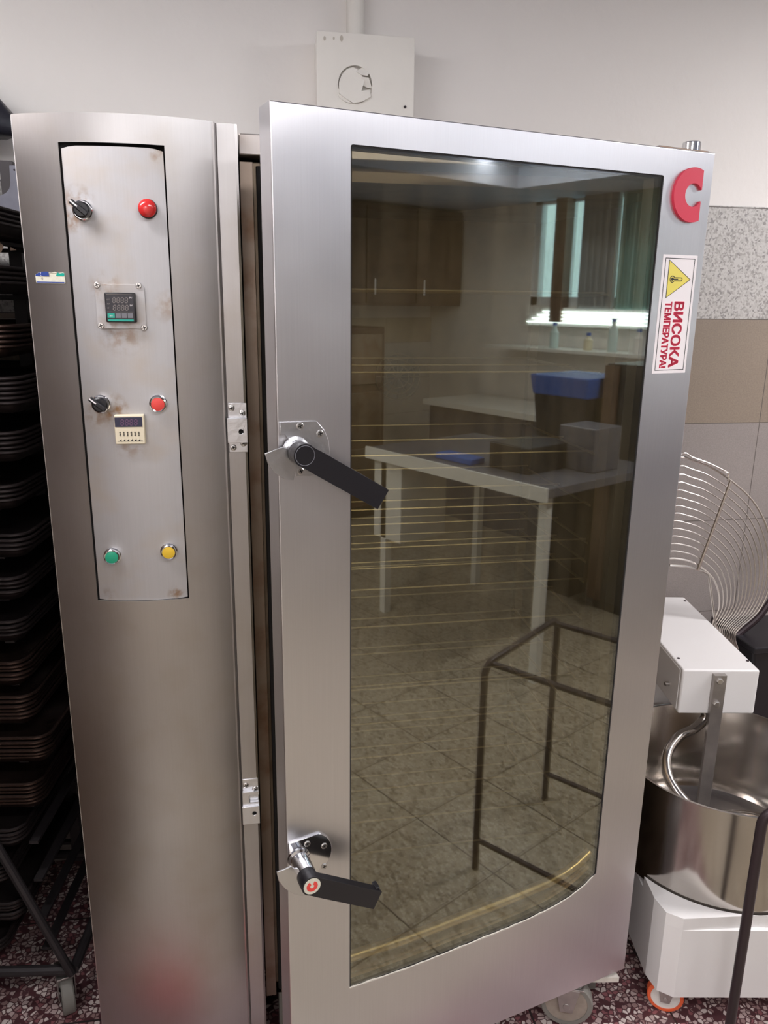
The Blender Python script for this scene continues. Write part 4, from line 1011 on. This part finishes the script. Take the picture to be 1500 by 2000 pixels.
part(MB().cyl(on_y(86, 912, 2.0), on_y(-40, 985, 1.62), .010, n=10), 'side_rail', 'rackm', rk)
# scorched paper sticking out of the top stack
def scrap(pts, Y, label):
    P = [on_y(x, y, Y) for x, y in pts]; mb = MB()
    mb.prism([(p.x, p.z) for p in P], [], lambda a, b: (a, Y + 6 * (b - P[0].z) * .3, b), lambda a, b: (a, Y + .0012 + 6 * (b - P[0].z) * .3, b))
    tag(mb.build('paper_scrap', 'parch', smooth=False), label, 'baking paper', 'browned baking paper on the rack')
scrap(((-30, 466), (0, 472), (14, 482), (16, 497), (0, 490), (-30, 488)), 1.72, 'larger browned baking paper corner on the highest tray stack')
scrap(((20, 482), (28, 486), (35, 489), (24, 490)), 1.74, 'tiny browned paper tip right of the larger scrap')
# black bag on a small wall shelf above the rack
ws = tag(MB().box(-1.2, -.56, 1.98, Y1, 1.955, 1.975).build('wall_shelf', 'white', smooth=False), 'short white wall shelf under the black bag, left of the oven', 'shelf')
mb = MB(); rings = []
for i, (x, cz, r) in enumerate(((-.455, 1.995, .004), (-.472, 2.008, .022), (-.50, 2.022, .042), (-.54, 2.040, .058), (-.62, 2.06, .075), (-.75, 2.08, .095), (-.9, 2.075, .09), (-1.0, 2.05, .06), (-1.04, 2.04, .01))):
    rings.append([Vector((x, 2.06 + r * .9 * math.cos(t) * (1 + .12 * math.sin(3 * t + i)), max(cz + r * math.sin(t) * (1 + .1 * math.cos(4 * t + 2 * i)), 1.977 if x < -.56 else 1.96))) for t in [2 * math.pi * k / 22 for k in range(22)]])
mb.loft(rings); tag(mb.build('plastic_bag', 'bag', angle=60), 'crumpled black plastic bag above the tray rack', 'bag')

# ------------------------------------------------------------------ things mirrored in the oven glass
wt = thing('worktable', 'grey worktable with pale edge and white drawer box, mirrored in the oven glass', 'table', (2.3, -.4, 0))
part(MB().box(1.95, 2.75, -1.0, .2, .86, .90), 'tabletop', 'gusset', wt, smooth=False, bevel=.003)
part(MB().box(1.935, 1.95, -1.0, .2, .845, .905), 'edge_strip', 'laminate', wt, smooth=False)
part(MB().box(1.98, 2.3, -.98, -.76, .42, .86), 'drawer_box', 'laminate', wt, smooth=False, bevel=.004)
for x, y in ((2.0, .15), (2.7, .15), (2.7, -.9), (2.0, -.9)): part(MB().box(x - .02, x + .02, y - .02, y + .02, 0, .86), 'leg', 'laminate', wt, smooth=False)
cp = thing('wall_cupboard', 'dark brown wall cupboard with three doors, mirrored in the oven glass', 'cupboard', (3.5, -2.9, 1.6))
part(MB().box(2.75, 4.28, -3.09, -2.72, 1.60, 2.34), 'body', 'wood', cp, smooth=False)
for k in range(3): d_ = part(MB().box(2.77 + .505 * k, 3.26 + .505 * k, -2.72, -2.70, 1.62, 2.32), 'door', 'wood', cp, smooth=False, bevel=.003); child(MB().cyl((2.83 + .505 * k, -2.68, 1.68), (2.83 + .505 * k, -2.68, 1.80), .008), 'handle', 'chrome', d_)
do = thing('deck_oven', 'dark brown floor standing baking cabinet below the wall cupboard, mirrored in the oven glass', 'oven', (2.8, -2.7, 0))
part(MB().box(2.3, 3.25, -3.05, -2.45, .10, 1.45), 'body', 'wood', do, smooth=False, bevel=.01)
for k in range(3): part(MB().box(2.35, 3.20, -2.45, -2.42, .2 + .42 * k, .56 + .42 * k), 'hatch', 'dirty', do, smooth=False, bevel=.004)
part(MB().box(2.35, 3.20, -3.0, -2.5, 0, .10), 'plinth', 'gap', do, smooth=False)
dc = thing('tall_cabinet', 'dark tall cabinet right of the blue lined bin, mirrored in the oven glass', 'cabinet', (3.2, 0, 0))
part(MB().box(2.95, 3.45, -.27, .30, .05, 1.34), 'body', 'black', dc, smooth=False, bevel=.005)
part(MB().box(2.97, 3.43, -.25, .28, 0, .05), 'plinth', 'gap', dc, smooth=False)
part(MB().box(2.935, 2.95, -.27, -.19, .06, 1.33), 'corner_trim', 'wood', dc, smooth=False)
ct = thing('wall_counter', 'long counter under the curtained window, mirrored in the oven glass', 'counter', (3.95, -1.3, 0))
part(MB().box(3.6, 4.28, -2.4, -.1, .86, .90), 'worktop', 'laminate', ct, smooth=False)
part(MB().box(3.66, 4.28, -2.38, -.12, 0, .86), 'cabinet_body', 'gusset', ct, smooth=False)
sh = thing('strip_lamp_panel', 'row of cool white strip lamps under the window, mirrored in the oven glass', 'lamp', (4.2, -1.4, 1.5))
part(MB().box(4.24, 4.29, -1.95, -.75, 1.47, 1.605), 'board', 'laminate', sh, smooth=False)
for k in range(4): part(MB().box(4.225, 4.24, -1.93 + .05 * k, -.76 - .04 * k, 1.492 + .026 * k, 1.502 + .026 * k), 'strip_lamp', 'tube_glow', sh, smooth=False)
lsh = tag(MB().box(3.95, 4.29, -2.1, -.6, 1.30, 1.32).build('wall_shelf', 'laminate', smooth=False), 'lower wall shelf holding bottles, mirrored in the oven glass', 'shelf')
for k, (y, mt, h) in enumerate(((-1.55, 'bottle', .16), (-1.25, 'cream', .10), (-1.05, 'bottle', .20), (-.85, 'white', .14))):
    t = thing('bottle', ['clear bottle at the far end of the shelf, mirrored in the glass', 'short cream jar on the mirrored shelf', 'tallest blue-capped bottle on the mirrored shelf', 'white bottle at the near end of the mirrored shelf'][k], 'bottle', (4.1, y, 1.32))
    part(MB().lathe((4.1, y, 1.32), (0, 0, 1), [(0, .032), (h * .7, .032), (h * .85, .014), (h, .013), (h, 0)]), 'bottle_body', mt, t)
    part(MB().cyl((4.1, y, 1.32 + h), (4.1, y, 1.34 + h), .016), 'cap', 'blue', t)
tb = thing('waste_bin', 'dark tapered bin lined with a blue bag, mirrored in the oven glass', 'bin', (3.05, -.50, 0))
part(MB().loft([[Vector((3.05 + sx * w_, -.50 + sy * w_, z)) for sx, sy in ((-1, -1), (1, -1), (1, 1), (-1, 1))] for z, w_ in ((0, .08), (1.18, .18))]), 'bin_body', 'black', tb, smooth=False)
part(MB().loft([[Vector((3.05 + sx * w_, -.50 + sy * w_, z)) for sx, sy in ((-1, -1), (1, -1), (1, 1), (-1, 1))] for z, w_ in ((1.15, .185), (1.26, .20))]), 'bag_rim', 'blue', tb, smooth=False, bevel=.01)
mb = MB()
for k in range(3): mb.box(-.44 + .01 * k, -.10 - .012 * k, .99, 1.13 - .008 * k, .009 * k, .009 * k + .008)
tag(mb.build('floor_cloth', 'redp', smooth=False, bevel=.003), 'folded red floor cloth before the oven column, mirrored in its steel foot', 'cloth')

lk = thing('added_shade_cupboard', 'unseen tall dark cupboard left of the camera, added to shade the tray rack', 'cupboard', (-1.2, .95, 0))  # out of view, added only to keep lamp light off the rack
part(MB().box(-1.55, -.72, .45, 1.52, .08, 1.96), 'body', 'wood', lk, smooth=False)
part(MB().box(-1.52, -.74, .47, 1.50, 0, .08), 'plinth', 'gap', lk, smooth=False)
for k in range(2): part(MB().box(-.72, -.705, .46 + .53 * k, .98 + .53 * k, .1, 1.94), 'door', 'wood', lk, smooth=False, bevel=.003)

for k, (x, y, sx, sy, h, mt, lb) in enumerate(((2.25, -.15, .16, .12, .12, 'black', 'larger dark box on the mirrored worktable'), (2.45, .02, .10, .10, .20, 'gusset', 'tall grey box on the mirrored worktable'), (2.08, -.45, .05, .12, .03, 'blue', 'flat blue tub on the mirrored worktable'))):
    tag(MB().box(x - sx, x + sx, y - sy, y + sy, .90, .90 + h).build('storage_box', mt, smooth=False, bevel=.006), lb, 'box')
